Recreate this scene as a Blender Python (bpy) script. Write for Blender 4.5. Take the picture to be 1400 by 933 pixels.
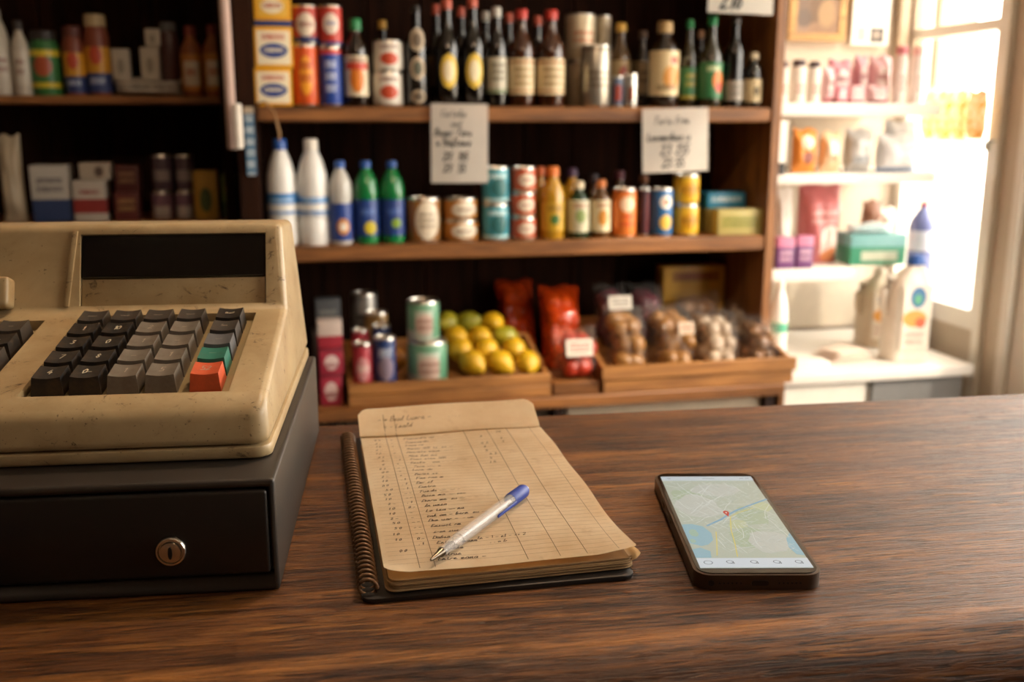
import bpy, bmesh, math, random
from mathutils import Vector, Matrix

# ------------------------------------------------------------------ camera, world, light, exposure
scene = bpy.context.scene
for o in list(bpy.data.objects):
    bpy.data.objects.remove(o, do_unlink=True)
COL = scene.collection

FPX = 1361.1                                   # 35 mm lens on a 36 mm sensor, 1400 px wide
CZ = 1.2                                       # eye height above the floor
PITCH = math.atan((466.5 - 165) / FPX)
cam_d = bpy.data.cameras.new('camera'); cam = bpy.data.objects.new('camera', cam_d); COL.objects.link(cam)
cam.location = (0, 0, CZ); cam.rotation_euler = (math.pi / 2 - PITCH, 0, 0)
cam_d.lens = 35; cam_d.sensor_width = 36; cam_d.clip_start = 0.02
cam_d.dof.use_dof = True; cam_d.dof.focus_distance = 0.58; cam_d.dof.aperture_fstop = 7.4
scene.camera = cam

AS = math.radians(12)                          # the shop's walls and shelves stand 12 degrees to the lens
AC = math.radians(9)                           # the counter runs at 9 degrees

def F(u, v, z=0.0):                            # shop frame: u along the shelves, v towards the back wall
    return Vector((u * math.cos(AS) - v * math.sin(AS), u * math.sin(AS) + v * math.cos(AS), z))

world = bpy.data.worlds.new('world'); scene.world = world; world.use_nodes = True
bg = world.node_tree.nodes['Background']
bg.inputs['Color'].default_value = (1.0, 0.92, 0.81, 1); bg.inputs['Strength'].default_value = 11.5

sun_d = bpy.data.lights.new('sun', 'SUN'); sun_d.energy = 3.0; sun_d.angle = math.radians(1.5); sun_d.color = (1.0, 0.88, 0.7)
sun = bpy.data.objects.new('sun', sun_d); COL.objects.link(sun)
sd = F(-0.62, 0.50, -0.62)
sun.rotation_euler = sd.to_track_quat('-Z', 'Y').to_euler()

def portal(u, v0, v1, z0, z1):                 # sampling guide for the daylight in a window opening
    d = bpy.data.lights.new('window_portal', 'AREA'); d.shape = 'RECTANGLE'; d.size = z1 - z0; d.size_y = v1 - v0
    d.cycles.is_portal = True
    o = bpy.data.objects.new('window_portal', d); COL.objects.link(o)
    o.location = F(u, (v0 + v1) / 2, (z0 + z1) / 2)
    m = Matrix.Rotation(AS, 3, 'Z') @ Matrix(((0, 0, 1), (0, 1, 0), (-1, 0, 0)))
    o.rotation_euler = m.to_euler()

UR = 1.86                                      # inner face of the right wall
WIN = (2.42, 2.875, 0.64, 2.25)                 # window by the white shelves: v0, v1, z0, z1
DOOR = (0.95, 2.28, 0.06, 2.25)                # glazed shop door
portal(UR + 0.06, WIN[0], WIN[1], WIN[2], WIN[3])
portal(UR + 0.06, DOOR[0], DOOR[1], 0.55, DOOR[3])
WIN2 = (-0.25, 0.75, 0.95, 2.25)               # unseen window past the door, added for frontal daylight
portal(UR + 0.06, *WIN2)

scene.view_settings.view_transform = 'Standard'; scene.view_settings.look = 'None'
scene.view_settings.exposure = 0.0; scene.view_settings.gamma = 1.0
scene.view_settings.use_curve_mapping = False

# ------------------------------------------------------------------ materials
MATS = {}
def rgb(h):                                    # '#rrggbb' sRGB -> linear
    if not isinstance(h, str): return (*h[:3], 1)
    c = [int(h[i:i + 2], 16) / 255 for i in (1, 3, 5)]
    return tuple(((x / 12.92) if x <= 0.04045 else ((x + 0.055) / 1.055) ** 2.4) for x in c) + (1,)

class NT:
    def __init__(s, name):
        s.m = bpy.data.materials.new(name); s.m.use_nodes = True; s.t = s.m.node_tree
        s.n = s.t.nodes; s.b = s.n['Principled BSDF']
    def new(s, typ, **kw):
        n = s.n.new(typ)
        for k, v in kw.items(): setattr(n, k, v)
        return n
    def put(s, sock, val):
        if isinstance(val, bpy.types.NodeSocket): s.t.links.new(val, sock)
        else: sock.default_value = val
    def math(s, op, a, b=0.0, c=0.0, clamp=False):
        n = s.new('ShaderNodeMath', operation=op, use_clamp=clamp)
        for i, x in enumerate((a, b, c)): s.put(n.inputs[i], x)
        return n.outputs[0]
    def mix(s, fac, a, b, blend='MIX'):
        n = s.new('ShaderNodeMix', data_type='RGBA', blend_type=blend)
        s.put(n.inputs[0], fac); s.put(n.inputs[6], a); s.put(n.inputs[7], b)
        return n.outputs[2]
    def noise(s, vec, scale, detail=4, rough=0.55, dist=0.0):
        n = s.new('ShaderNodeTexNoise'); s.put(n.inputs['Vector'], vec)
        n.inputs['Scale'].default_value = scale; n.inputs['Detail'].default_value = detail
        n.inputs['Roughness'].default_value = rough; n.inputs['Distortion'].default_value = dist
        return n.outputs['Fac']
    def mapping(s, vec, scale=(1, 1, 1), loc=(0, 0, 0), rot=(0, 0, 0)):
        n = s.new('ShaderNodeMapping'); s.put(n.inputs[0], vec)
        n.inputs['Scale'].default_value = scale; n.inputs['Location'].default_value = loc; n.inputs['Rotation'].default_value = rot
        return n.outputs[0]
    def ramp(s, fac, stops):
        n = s.new('ShaderNodeValToRGB'); e = n.color_ramp.elements
        while len(e) < len(stops): e.new(0.5)
        for k, (p, c) in enumerate(stops): e[k].position = p; e[k].color = c if len(c) == 4 else (*c, 1)
        s.put(n.inputs[0], fac); return n.outputs[0]
    def coord(s, which='Object'):
        return s.new('ShaderNodeTexCoord').outputs[which]
    def bump(s, h, strength=0.3, dist=0.002):
        n = s.new('ShaderNodeBump'); n.inputs['Strength'].default_value = strength; n.inputs['Distance'].default_value = dist
        s.put(n.inputs['Height'], h); s.put(s.b.inputs['Normal'], n.outputs[0])
    def set(s, **kw):
        for k, v in kw.items(): s.put(s.b.inputs[k.replace('_', ' ')], v)

def plain(color, rough=0.5, metal=0.0, coat=0.0, var=0.12, alpha=1.0, emit=0.0, trans=0.0):
    key = ('plain', color, rough, metal, coat, var, alpha, emit, trans)
    if key in MATS: return MATS[key]
    t = NT('finish_%d' % len(MATS)); c = rgb(color)
    if var:
        f = t.noise(t.coord(), 35.0, 3)
        f = t.math('MULTIPLY_ADD', f, 2 * var, 1 - var)
        col = t.mix(1.0, c, f, 'MULTIPLY'); t.set(Base_Color=col)
    else: t.set(Base_Color=c)
    t.set(Roughness=rough, Metallic=metal, Coat_Weight=coat, Alpha=alpha, Transmission_Weight=trans)
    if emit: t.set(Emission_Color=c, Emission_Strength=emit)
    MATS[key] = t.m; return t.m

def pr(base, marks=(), rough=0.45, metal=0.0, coat=0.15):
    """printed packaging. marks: ('band',z0,z1,col) ('oval',x,z,rx,rz,col) ('rect',x0,x1,z0,z1,col) ('text',x0,x1,z0,z1,lines,col), metres from the pack's foot"""
    key = ('print', base, tuple(marks), rough, metal)
    if key in MATS: return MATS[key]
    t = NT('print_%d' % len(MATS)); sep = t.new('ShaderNodeSeparateXYZ'); t.put(sep.inputs[0], t.coord())
    X, Y, Z = sep.outputs
    col = rgb(base)
    front = t.math('LESS_THAN', Y, 0.0)
    def inside(a, lo, hi): return t.math('MULTIPLY', t.math('GREATER_THAN', a, lo), t.math('LESS_THAN', a, hi))
    for mk in marks:
        k = mk[0]
        if k == 'band': fac = inside(Z, mk[1], mk[2]); c = mk[3]
        elif k == 'oval':
            dx = t.math('DIVIDE', t.math('SUBTRACT', X, mk[1]), mk[3]); dz = t.math('DIVIDE', t.math('SUBTRACT', Z, mk[2]), mk[4])
            r2 = t.math('ADD', t.math('MULTIPLY', dx, dx), t.math('MULTIPLY', dz, dz))
            fac = t.math('MULTIPLY', t.math('LESS_THAN', r2, 1.0), front); c = mk[5]
        elif k == 'rect':
            fac = t.math('MULTIPLY', t.math('MULTIPLY', inside(X, mk[1], mk[2]), inside(Z, mk[3], mk[4])), front); c = mk[5]
        else:
            _, x0, x1, z0, z1, n, c = mk
            area = t.math('MULTIPLY', inside(X, x0, x1), inside(Z, z0, z1))
            zz = t.math('MULTIPLY', t.math('SUBTRACT', Z, z0), n / (z1 - z0))
            row = t.math('FLOOR', zz); fr = t.math('FRACT', zz)
            comb = t.new('ShaderNodeCombineXYZ'); t.put(comb.inputs[0], t.math('MULTIPLY', X, 700 / max(0.02, (x1 - x0) * 12))); t.put(comb.inputs[1], t.math('MULTIPLY', row, 7.3)); t.put(comb.inputs[2], fr)
            nz = t.noise(comb.outputs[0], 1.0, 2)
            fac = t.math('MULTIPLY', t.math('MULTIPLY', area, t.math('GREATER_THAN', nz, 0.47)), inside(fr, 0.22, 0.85))
            fac = t.math('MULTIPLY', fac, front)
        col = t.mix(fac, col, rgb(c))
    f = t.math('MULTIPLY_ADD', t.noise(t.coord(), 40.0, 3), 0.2, 0.9)
    t.set(Base_Color=t.mix(1.0, col, f, 'MULTIPLY'), Roughness=rough, Metallic=metal, Coat_Weight=coat)
    MATS[key] = t.m; return t.m

def wood(name, dark, light, axis='x', scale=1.0, rough=0.5, bump=0.3, coat=0.0, fine=1.0):
    if name in MATS: return MATS[name]
    t = NT(name); v = t.coord()
    st = {'x': (1.2, 14, 14), 'y': (14, 1.2, 14), 'z': (14, 14, 1.2)}[axis]
    st2 = {'x': (6, 150, 150), 'y': (150, 6, 150), 'z': (150, 150, 6)}[axis]
    a = t.noise(t.mapping(v, tuple(q * scale for q in st)), 3.0, 5, 0.6, 0.6)
    b = t.noise(t.mapping(v, tuple(q * scale for q in st2)), 2.0, 3, 0.6)
    mixf = t.math('ADD', t.math('MULTIPLY', a, 0.7), t.math('MULTIPLY', b, 0.3 * fine))
    col = t.ramp(mixf, [(0.32, rgb(dark)), (0.62, rgb(light))])
    t.set(Base_Color=col, Roughness=rough, Coat_Weight=coat); t.bump(mixf, bump, 0.002)
    MATS[name] = t.m; return t.m

def counter_wood():
    t = NT('worn_oak'); v = t.coord()
    big = t.noise(t.mapping(v, (1.2, 11, 11)), 2.4, 5, 0.6, 0.8)
    streak = t.noise(t.mapping(v, (13, 240, 240)), 1.0, 6, 0.72, 1.6)
    pore = t.noise(t.mapping(v, (34, 560, 560), rot=(0, 0, 0.015)), 1.0, 3, 0.6, 0.8)
    wear = t.noise(v, 7.0, 6, 0.65)
    coarse = t.noise(t.mapping(v, (7, 120, 120), loc=(1.3, 0.4, 0)), 1.0, 4, 0.6, 1.2)
    f = t.math('ADD', t.math('MULTIPLY', big, 0.30), t.math('ADD', t.math('MULTIPLY', streak, 0.42), t.math('MULTIPLY', coarse, 0.28)))
    col = t.ramp(f, [(0.37, rgb('#0a0402')), (0.45, rgb('#351a0b')), (0.53, rgb('#663e1a')), (0.66, rgb('#a27034'))])
    pf = t.ramp(pore, [(0.38, (1, 1, 1)), (0.46, (0, 0, 0))])
    col = t.mix(t.math('MULTIPLY', pf, 0.9), col, rgb('#0c0502'))
    wf = t.ramp(wear, [(0.45, (0, 0, 0)), (0.72, (1, 1, 1))])
    col = t.mix(t.math('MULTIPLY', wf, 0.25), col, rgb('#96602c'))
    # lighter worn stripe along the near edge, doubling as a painted highlight line
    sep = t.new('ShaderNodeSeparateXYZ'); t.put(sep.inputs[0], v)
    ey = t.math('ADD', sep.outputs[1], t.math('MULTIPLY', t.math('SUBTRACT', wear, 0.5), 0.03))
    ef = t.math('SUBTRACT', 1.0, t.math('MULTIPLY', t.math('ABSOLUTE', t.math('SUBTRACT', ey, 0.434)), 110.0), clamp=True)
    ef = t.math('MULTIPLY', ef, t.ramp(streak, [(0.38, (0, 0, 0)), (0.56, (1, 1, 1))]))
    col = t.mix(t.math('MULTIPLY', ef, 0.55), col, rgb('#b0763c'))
    t.set(Base_Color=col, Roughness=t.math('MULTIPLY_ADD', streak, 0.36, 0.20), Specular_IOR_Level=0.32)
    t.bump(t.math('ADD', t.math('MULTIPLY', streak, 0.8), t.math('MULTIPLY', t.ramp(pore, [(0.34, (0, 0, 0)), (0.5, (1, 1, 1))]), 0.5)), 0.8, 0.0012)
    return t.m

def beige_plastic():
    t = NT('aged_beige_plastic'); v = t.coord()
    n1 = t.noise(v, 14, 6, 0.65, 0.4); n2 = t.noise(t.mapping(v, (90, 130, 130)), 1.0, 6, 0.75, 1.2); n3 = t.noise(v, 260, 2)
    col = t.mix(t.ramp(n1, [(0.4, (0, 0, 0)), (0.75, (1, 1, 1))]), rgb('#ab9772'), rgb('#917a55'))
    n4 = t.noise(v, 33, 4, 0.6); n5 = t.noise(t.mapping(v, (1, 1, 1), loc=(2, 5, 1)), 480, 2, 0.5)
    spot = t.math('MULTIPLY', t.ramp(n2, [(0.57, (0, 0, 0)), (0.64, (1, 1, 1))]), t.ramp(n4, [(0.50, (0, 0, 0)), (0.60, (1, 1, 1))]))
    spot = t.math('MAXIMUM', spot, t.ramp(n5, [(0.70, (0, 0, 0)), (0.74, (0.8, 0.8, 0.8))]))
    col = t.mix(t.math('MULTIPLY', t.ramp(n4, [(0.5, (0, 0, 0)), (0.75, (1, 1, 1))]), 0.45), col, rgb('#8a6c40'))
    col = t.mix(t.math('MULTIPLY', spot, 0.85), col, rgb('#3a2613'))
    t.set(Base_Color=col, Roughness=0.42, Coat_Weight=0.1); t.bump(n3, 0.06, 0.0005)
    return t.m

def paper_mat():
    t = NT('aged_paper'); v = t.coord()
    n1 = t.noise(v, 14, 6, 0.65); n2 = t.noise(t.mapping(v, (1, 1, 1), loc=(3, 1, 0)), 45, 5, 0.7); n3 = t.noise(v, 700, 2)
    col = t.mix(t.ramp(n1, [(0.38, (0, 0, 0)), (0.72, (1, 1, 1))]), rgb('#f0dfc0'), rgb('#dcc197'))
    col = t.mix(t.math('MULTIPLY', t.ramp(n2, [(0.6, (0, 0, 0)), (0.78, (1, 1, 1))]), 0.5), col, rgb('#b08a54'))
    t.set(Base_Color=col, Roughness=0.8); t.bump(t.math('ADD', n2, t.math('MULTIPLY', n3, 0.3)), 0.12, 0.0008)
    return t.m

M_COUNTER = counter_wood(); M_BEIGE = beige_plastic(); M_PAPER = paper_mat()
M_SHELF = wood('shelf_oak', '#4a2a12', '#9a6433', 'x', 1.0, 0.5, 0.25)
M_SHELF_Z = wood('shelf_oak_upright', '#4a2a12', '#9a6433', 'z', 1.0, 0.5, 0.25)
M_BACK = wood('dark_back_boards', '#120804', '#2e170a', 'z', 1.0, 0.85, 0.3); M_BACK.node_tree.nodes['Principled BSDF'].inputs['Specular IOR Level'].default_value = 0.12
M_CRATE = wood('crate_pine', '#6b3f1c', '#b57c40', 'x', 1.2, 0.6, 0.3)
M_DARKWOOD = wood('dark_wood', '#150a06', '#33190d', 'x', 1.0, 0.6, 0.3)
M_WALL = plain('#c2b3a0', 0.8, var=0.05); M_WHITE = plain('#e2dcd2', 0.45, var=0.05)
M_CHROME = plain('#c8c4bc', 0.18, 1.0, var=0.04); M_TIN = plain('#cfcac0', 0.28, 1.0, var=0.06)
M_BLACK = plain('#0c0b0a', 0.35)

# ------------------------------------------------------------------ mesh and object helpers
def to_mesh(bm, name, smooth=40):
    me = bpy.data.meshes.new(name); bm.to_mesh(me); bm.free()
    if smooth is not None:
        for p in me.polygons: p.use_smooth = True
        me.set_sharp_from_angle(angle=math.radians(smooth))
    return me
def obj(name, me, mat, parent=None, loc=None, rot=None):
    if isinstance(me, bmesh.types.BMesh): me = to_mesh(me, name)
    o = bpy.data.objects.new(name, me); COL.objects.link(o)
    if mat is not None and not me.materials:
        me.materials.append(mat)
    elif mat is not None and me.materials[0] != mat:
        o.material_slots[0].link = 'OBJECT'; o.material_slots[0].material = mat
    if parent: o.parent = parent
    if loc is not None: o.location = loc
    if rot is not None: o.rotation_euler = rot
    return o
LABELS = {}
def tag(o, label, cat, group=None):
    o['label'] = label; o['category'] = cat
    if group: o['group'] = group
    return o
def empty(name, loc, rz=0.0):
    o = bpy.data.objects.new(name, None); COL.objects.link(o); o.location = loc; o.rotation_euler = (0, 0, rz)
    o.empty_display_size = 0.02
    return o
def thing(name, label, cat, loc, rz=AS, group=None):
    return tag(empty(name, loc, rz), label, cat, group)
def struct(o): o['kind'] = 'structure'; return o

def add_box(bm, x0, x1, y0, y1, z0, z1, M=None):
    vs = [bm.verts.new((x, y, z)) for z in (z0, z1) for y in (y0, y1) for x in (x0, x1)]
    if M is not None:
        for v in vs: v.co = M @ v.co
    for f in ((0, 2, 3, 1), (4, 5, 7, 6), (0, 1, 5, 4), (2, 6, 7, 3), (0, 4, 6, 2), (1, 3, 7, 5)):
        bm.faces.new([vs[i] for i in f])
    return vs
def box(x0, x1, y0, y1, z0, z1, bev=0.0, seg=2):
    bm = bmesh.new(); add_box(bm, x0, x1, y0, y1, z0, z1)
    if bev: bmesh.ops.bevel(bm, geom=bm.edges[:], offset=bev, segments=seg, profile=0.6, affect='EDGES')
    return bm
def lathe(prof, seg=28, sx=1.0, sy=1.0):
    bm = bmesh.new(); rings = []
    for r, z in prof:
        if r < 1e-6: rings.append([bm.verts.new((0, 0, z))])
        else: rings.append([bm.verts.new((r * sx * math.cos(2 * math.pi * i / seg), r * sy * math.sin(2 * math.pi * i / seg), z)) for i in range(seg)])
    for a, b in zip(rings, rings[1:]):
        for i in range(seg):
            j = (i + 1) % seg
            if len(a) == 1 and len(b) == 1: continue
            if len(a) == 1: bm.faces.new((a[0], b[j], b[i])) if False else bm.faces.new((a[0], b[i], b[j]))
            elif len(b) == 1: bm.faces.new((a[i], a[j], b[0]))
            else: bm.faces.new((a[i], a[j], b[j], b[i]))
    bmesh.ops.recalc_face_normals(bm, faces=bm.faces[:])
    return bm
def add_tube(bm, pts, r, seg=8, closed=False):
    pts = [Vector(p) for p in pts]; n = len(pts); rings = []
    for i, p in enumerate(pts):
        a = pts[(i - 1) % n] if (closed or i > 0) else p; b = pts[(i + 1) % n] if (closed or i < n - 1) else p
        t = (b - a).normalized(); up = Vector((0, 0, 1)) if abs(t.z) < 0.9 else Vector((1, 0, 0))
        s = t.cross(up).normalized(); w = s.cross(t)
        rr = r[i] if isinstance(r, (list, tuple)) else r
        rings.append([bm.verts.new(p + s * rr * math.cos(2 * math.pi * k / seg) + w * rr * math.sin(2 * math.pi * k / seg)) for k in range(seg)])
    for i in range(n if closed else n - 1):
        a, b = rings[i], rings[(i + 1) % n]
        for k in range(seg): bm.faces.new((a[k], a[(k + 1) % seg], b[(k + 1) % seg], b[k]))
    if not closed:
        bm.faces.new(rings[0][::-1]); bm.faces.new(rings[-1])
    bmesh.ops.recalc_face_normals(bm, faces=bm.faces[:])
def prism(poly, axis_pts):                     # poly in (y,z), extruded along x from axis_pts[0] to axis_pts[1]
    bm = bmesh.new(); x0, x1 = axis_pts
    a = [bm.verts.new((x0, y, z)) for y, z in poly]; b = [bm.verts.new((x1, y, z)) for y, z in poly]
    n = len(poly); bm.faces.new(a); bm.faces.new(b[::-1])
    for i in range(n): bm.faces.new((a[i], b[i], b[(i + 1) % n], a[(i + 1) % n]))
    bmesh.ops.recalc_face_normals(bm, faces=bm.faces[:])
    return bm
def rrect(w, h, r, seg=6):                     # rounded rectangle outline centred on 0
    pts = []
    for cx, cy, a0 in ((w / 2 - r, h / 2 - r, 0), (-w / 2 + r, h / 2 - r, 90), (-w / 2 + r, -h / 2 + r, 180), (w / 2 - r, -h / 2 + r, 270)):
        for k in range(seg + 1):
            a = math.radians(a0 + 90 * k / seg); pts.append((cx + r * math.cos(a), cy + r * math.sin(a)))
    return pts
def slab(outline, z0, z1, bev=0.0, seg=3):
    bm = bmesh.new()
    a = [bm.verts.new((x, y, z0)) for x, y in outline]; b = [bm.verts.new((x, y, z1)) for x, y in outline]
    n = len(outline); fa = bm.faces.new(a[::-1]); fb = bm.faces.new(b)
    for i in range(n): bm.faces.new((a[i], a[(i + 1) % n], b[(i + 1) % n], b[i]))
    if bev:
        es = [e for f in (fa, fb) for e in f.edges]
        bmesh.ops.bevel(bm, geom=es, offset=bev, segments=seg, profile=0.5, affect='EDGES')
    return bm
def apply_mods(o):
    dg = bpy.context.evaluated_depsgraph_get(); me = bpy.data.meshes.new_from_object(o.evaluated_get(dg))
    o.modifiers.clear(); o.data = me
def cut(o, cutters):
    for c in cutters:
        m = o.modifiers.new('cut', 'BOOLEAN'); m.operation = 'DIFFERENCE'; m.object = c; m.solver = 'EXACT'
    bpy.context.view_layer.update(); apply_mods(o)
    for c in cutters: bpy.data.objects.remove(c, do_unlink=True)

# stroke lettering for handwriting: polylines on a unit x-height
GL = {
 'a': [(.9,.8),(.5,1),(.1,.6),(.2,.1),(.6,.1),(.9,.8),(.85,.2),(1.1,0)], 'b': [(0,0),(.4,2),(.2,1.2),(.2,.1),(.6,0),(.8,.5),(.5,.9),(1.1,.8)],
 'c': [(.9,.8),(.5,1),(.1,.5),(.4,0),(.9,.2)], 'd': [(.9,.8),(.5,1),(.1,.5),(.4,0),(.8,.3),(1,2),(.9,.2),(1.1,0)],
 'e': [(0,.3),(.6,.6),(.6,1),(.2,.8),(.2,.1),(.7,0),(1,.3)], 'f': [(0,.2),(.6,1.8),(.3,2),(.2,-.6),(.5,-.4),(.3,.4),(.9,.4)],
 'h': [(0,0),(.4,2),(.2,0),(.5,.9),(.8,.8),(.8,0),(1.1,.1)], 'i': [(0,0),(.3,1),(.3,.1),(.6,.1)],
 'k': [(0,0),(.4,2),(.2,0),(.2,.6),(.7,1),(.3,.5),(.9,0)], 'l': [(0,0),(.5,1.9),(.3,2),(.2,.2),(.6,0)],
 'm': [(0,0),(.15,1),(.15,0),(.45,1),(.55,0),(.85,1),(.95,0),(1.2,.1)], 'n': [(0,0),(.15,1),(.15,0),(.6,1),(.7,0),(1,.1)],
 'o': [(.5,1),(.1,.6),(.3,0),(.8,.3),(.7,.9),(.4,1),(1.1,.9)], 'r': [(0,0),(.2,1),(.2,.8),(.7,.9)], 's': [(0,0),(.5,1),(.3,.5),(.7,.1),(.2,0),(.9,.1)],
 't': [(.3,1.7),(.3,.2),(.6,0),(.9,.1)], 'u': [(0,1),(.1,.1),(.5,0),(.8,1),(.8,.1),(1.1,0)], 'v': [(0,1),(.4,0),(.8,1)], 'y': [(0,1),(.4,.1),(.8,1),(.4,-.9),(.1,-.7)],
 'z': [(0,1),(.8,1),(0,0),(.9,0)],
 'B': [(0,0),(.1,2),(.8,1.8),(.2,1.1),(1,.8),(.7,0),(0,0)], 'C': [(1.2,1.7),(.6,2),(.1,1),(.5,0),(1.2,.3)], 'D': [(0,0),(.2,2),(1,1.6),(1,.4),(0,0)],
 'E': [(1,1.8),(.3,2),(.2,1.1),(.7,1),(.1,.8),(.2,0),(1.1,.2)], 'F': [(1.1,2),(.2,2),(.1,0),(.1,1),(.8,1)], 'L': [(.2,2),(.1,.1),(1,0)],
 'N': [(0,0),(.1,2),(.9,0),(1.1,2)], 'S': [(1,1.7),(.5,2),(.2,1.4),(.9,.6),(.5,0),(0,.3)], 'T': [(0,1.9),(1.3,2),(.7,1.9),(.5,0)],
 '0': [(.5,2),(.1,1.2),(.3,0),(.8,.4),(.8,1.6),(.5,2)], '1': [(.2,1.5),(.5,2),(.5,0)], '2': [(.1,1.6),(.5,2),(.9,1.5),(.1,0),(1,.1)],
 '3': [(.1,1.9),(.8,1.8),(.4,1.1),(.9,.6),(.5,0),(.1,.2)], '4': [(.6,2),(.1,.7),(1,.7),(.7,1.2),(.7,0)], '5': [(.9,2),(.2,2),(.2,1.1),(.8,1),(.8,.2),(.1,0)],
 '7': [(.1,1.9),(.9,2),(.4,0)], '8': [(.5,1),(.2,1.5),(.5,2),(.8,1.5),(.2,.5),(.5,0),(.8,.5),(.5,1)], '9': [(.8,1.4),(.4,1),(.2,1.6),(.6,2),(.8,1.4),(.7,0)],
 '-': [(0,.6),(.9,.65)], '.': [(.2,0),(.3,.15)], '=': [(0,.4),(.9,.4)], '/': [(0,0),(.6,1.8)], ':': [(.2,.2),(.25,.3)], '+': [(0,.6),(.9,.6),(.45,.6),(.45,1.1),(.45,.1)],
}
def ribbon(bm, pts, w, fz):                    # flat pen stroke through pts lying on the surface z = fz(x, y)
    for (x0, y0), (x1, y1) in zip(pts, pts[1:]):
        d = Vector((x1 - x0, y1 - y0)); L = d.length
        if L < 1e-7: continue
        d /= L; n = Vector((-d.y, d.x)) * w / 2; e = d * w * 0.25
        q = [(x0 - e.x + n.x, y0 - e.y + n.y), (x0 - e.x - n.x, y0 - e.y - n.y), (x1 + e.x - n.x, y1 + e.y - n.y), (x1 + e.x + n.x, y1 + e.y + n.y)]
        bm.faces.new([bm.verts.new((a, b, fz(a, b))) for a, b in q])
def write(bm, text, x, y, s, w, fz, slant=0.25, rnd=None, gap=0.12):
    """s = x-height. returns the x where the writing ends"""
    for ch in text:
        if ch == ' ': x += s * 0.9; continue
        g = GL.get(ch) or GL['e']; j = (lambda: rnd.uniform(-.1, .1)) if rnd else (lambda: 0)
        pts = [(x + s * (px + slant * py + j()), y + s * (py + j())) for px, py in g]
        ribbon(bm, pts, w, fz); x += s * (max(p[0] for p in g) + gap)
    return x

# pixel <-> shop helpers used while measuring from the photograph
CP, SP = math.cos(PITCH), math.sin(PITCH)
def U(px, v, z):                               # the u at which depth v, height z shows at image column px
    k = (px - 700) / FPX
    # X = k*(Y*CP + (CZ-z)*SP); X = u c - v s ; Y = u s + v c
    c, s = math.cos(AS), math.sin(AS)
    return (v * s + k * (v * c * CP + (CZ - z) * SP)) / (c - k * s * CP)
def Z(py, u, v):                               # the height at (u, v) that shows at image row py
    Y = F(u, v).y; b = -(py - 466.5) / FPX
    return CZ + Y * (-SP + b * CP) / (CP + b * SP)
def depth(u, v, z): return F(u, v).y * CP + (CZ - z) * SP
def slot(x0, x1, yt, vf, zb, round_=True, d=None):
    """u, v (centre), half width, height for a pack whose front stands at vf on a board at zb"""
    xc = (x0 + x1) / 2; u = U(xc, vf, zb + 0.1)
    hw = (x1 - x0) / 2 * depth(u, vf, zb + 0.1) / FPX
    vc = vf + (hw if d is None else d / 2)
    u = U(xc, vc, zb + 0.1); hw = (x1 - x0) / 2 * depth(u, vc, zb + 0.1) / FPX / (1.0 if round_ else 1.02)
    return u, vc, hw, Z(yt, u, vc) - zb

# ------------------------------------------------------------------ the room
def wbox(name, u0, u1, v0, v1, z0, z1, mat, bev=0.0, parent=None):
    o = obj(name, box(u0, u1, v0, v1, z0, z1, bev), mat, parent)
    if parent is None: o.rotation_euler = (0, 0, AS)
    return o
VB = 2.88
struct(wbox('floor', -1.9, 2.1, -1.4, 3.0, -0.1, 0, plain('#5c5148', 0.5)))
struct(wbox('ceiling', -1.9, 2.1, -1.4, 3.0, 2.5, 2.6, plain('#d9cfc0', 0.8)))
struct(wbox('wall_back', -1.9, 2.1, VB, VB + 0.12, 0, 2.5, M_WALL))
struct(wbox('wall_left', -1.92, -1.8, -1.4, VB, 0, 2.5, plain('#6d5a48', 0.8)))
struct(wbox('wall_front', -1.8, UR, -1.4, -1.28, 0, 2.5, plain('#8a7663', 0.8)))
bm = bmesh.new()
add_box(bm, UR, UR + 0.12, -1.4, WIN2[0], 0, 2.5)
add_box(bm, UR, UR + 0.12, WIN2[0], WIN2[1], 0, WIN2[2])
add_box(bm, UR, UR + 0.12, WIN2[0], WIN2[1], 2.25, 2.5)
add_box(bm, UR, UR + 0.12, WIN2[1], DOOR[0], 0, 2.5)
add_box(bm, UR, UR + 0.12, DOOR[0], VB, 2.25, 2.5)
add_box(bm, UR, UR + 0.12, DOOR[1] + 0.03, WIN[0] - 0.03, 0, 2.25)
add_box(bm, UR, UR + 0.12, WIN[0] - 0.03, VB, 0, WIN[2])
wr = struct(obj('wall_right', bm, M_WALL)); wr.rotation_euler = (0, 0, AS)
M_GLASS = plain('#ffffff', 0.02, var=0, alpha=0.06)
# window beside the white shelves
w1 = struct(empty('window_1', F(UR + 0.03, WIN[0], WIN[2]), AS)); w1['label'] = 'white framed shop window blown out by daylight'
wl, wh = WIN[1] - WIN[0], WIN[3] - WIN[2]
bm = bmesh.new()
for a in ((0, 0.035), (wl - 0.035, wl)): add_box(bm, -0.035, 0.03, a[0], a[1], 0, wh)
add_box(bm, -0.045, 0.03, 0, wl, -0.02, 0.035); add_box(bm, -0.035, 0.03, 0, wl, wh - 0.04, wh); add_box(bm, -0.03, 0.02, 0, wl, 0.80, 0.83)
obj('window_frame', bm, M_WHITE, w1)
obj('pane', box(-0.003, 0.003, 0.036, wl - 0.036, 0.036, 0.799), M_GLASS, w1); obj('pane', box(-0.003, 0.003, 0.036, wl - 0.036, 0.831, wh - 0.041), M_GLASS, w1)
w2 = struct(empty('fill_window', F(UR + 0.03, WIN2[0], WIN2[2]), AS)); w2['label'] = 'unseen white framed window added beside the door for frontal daylight'
wl2, wh2 = WIN2[1] - WIN2[0], WIN2[3] - WIN2[2]
bm = bmesh.new()
for a in (0, wl2 / 2 - .02, wl2 - .04): add_box(bm, -0.03, 0.03, a, a + .04, 0, wh2)
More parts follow.
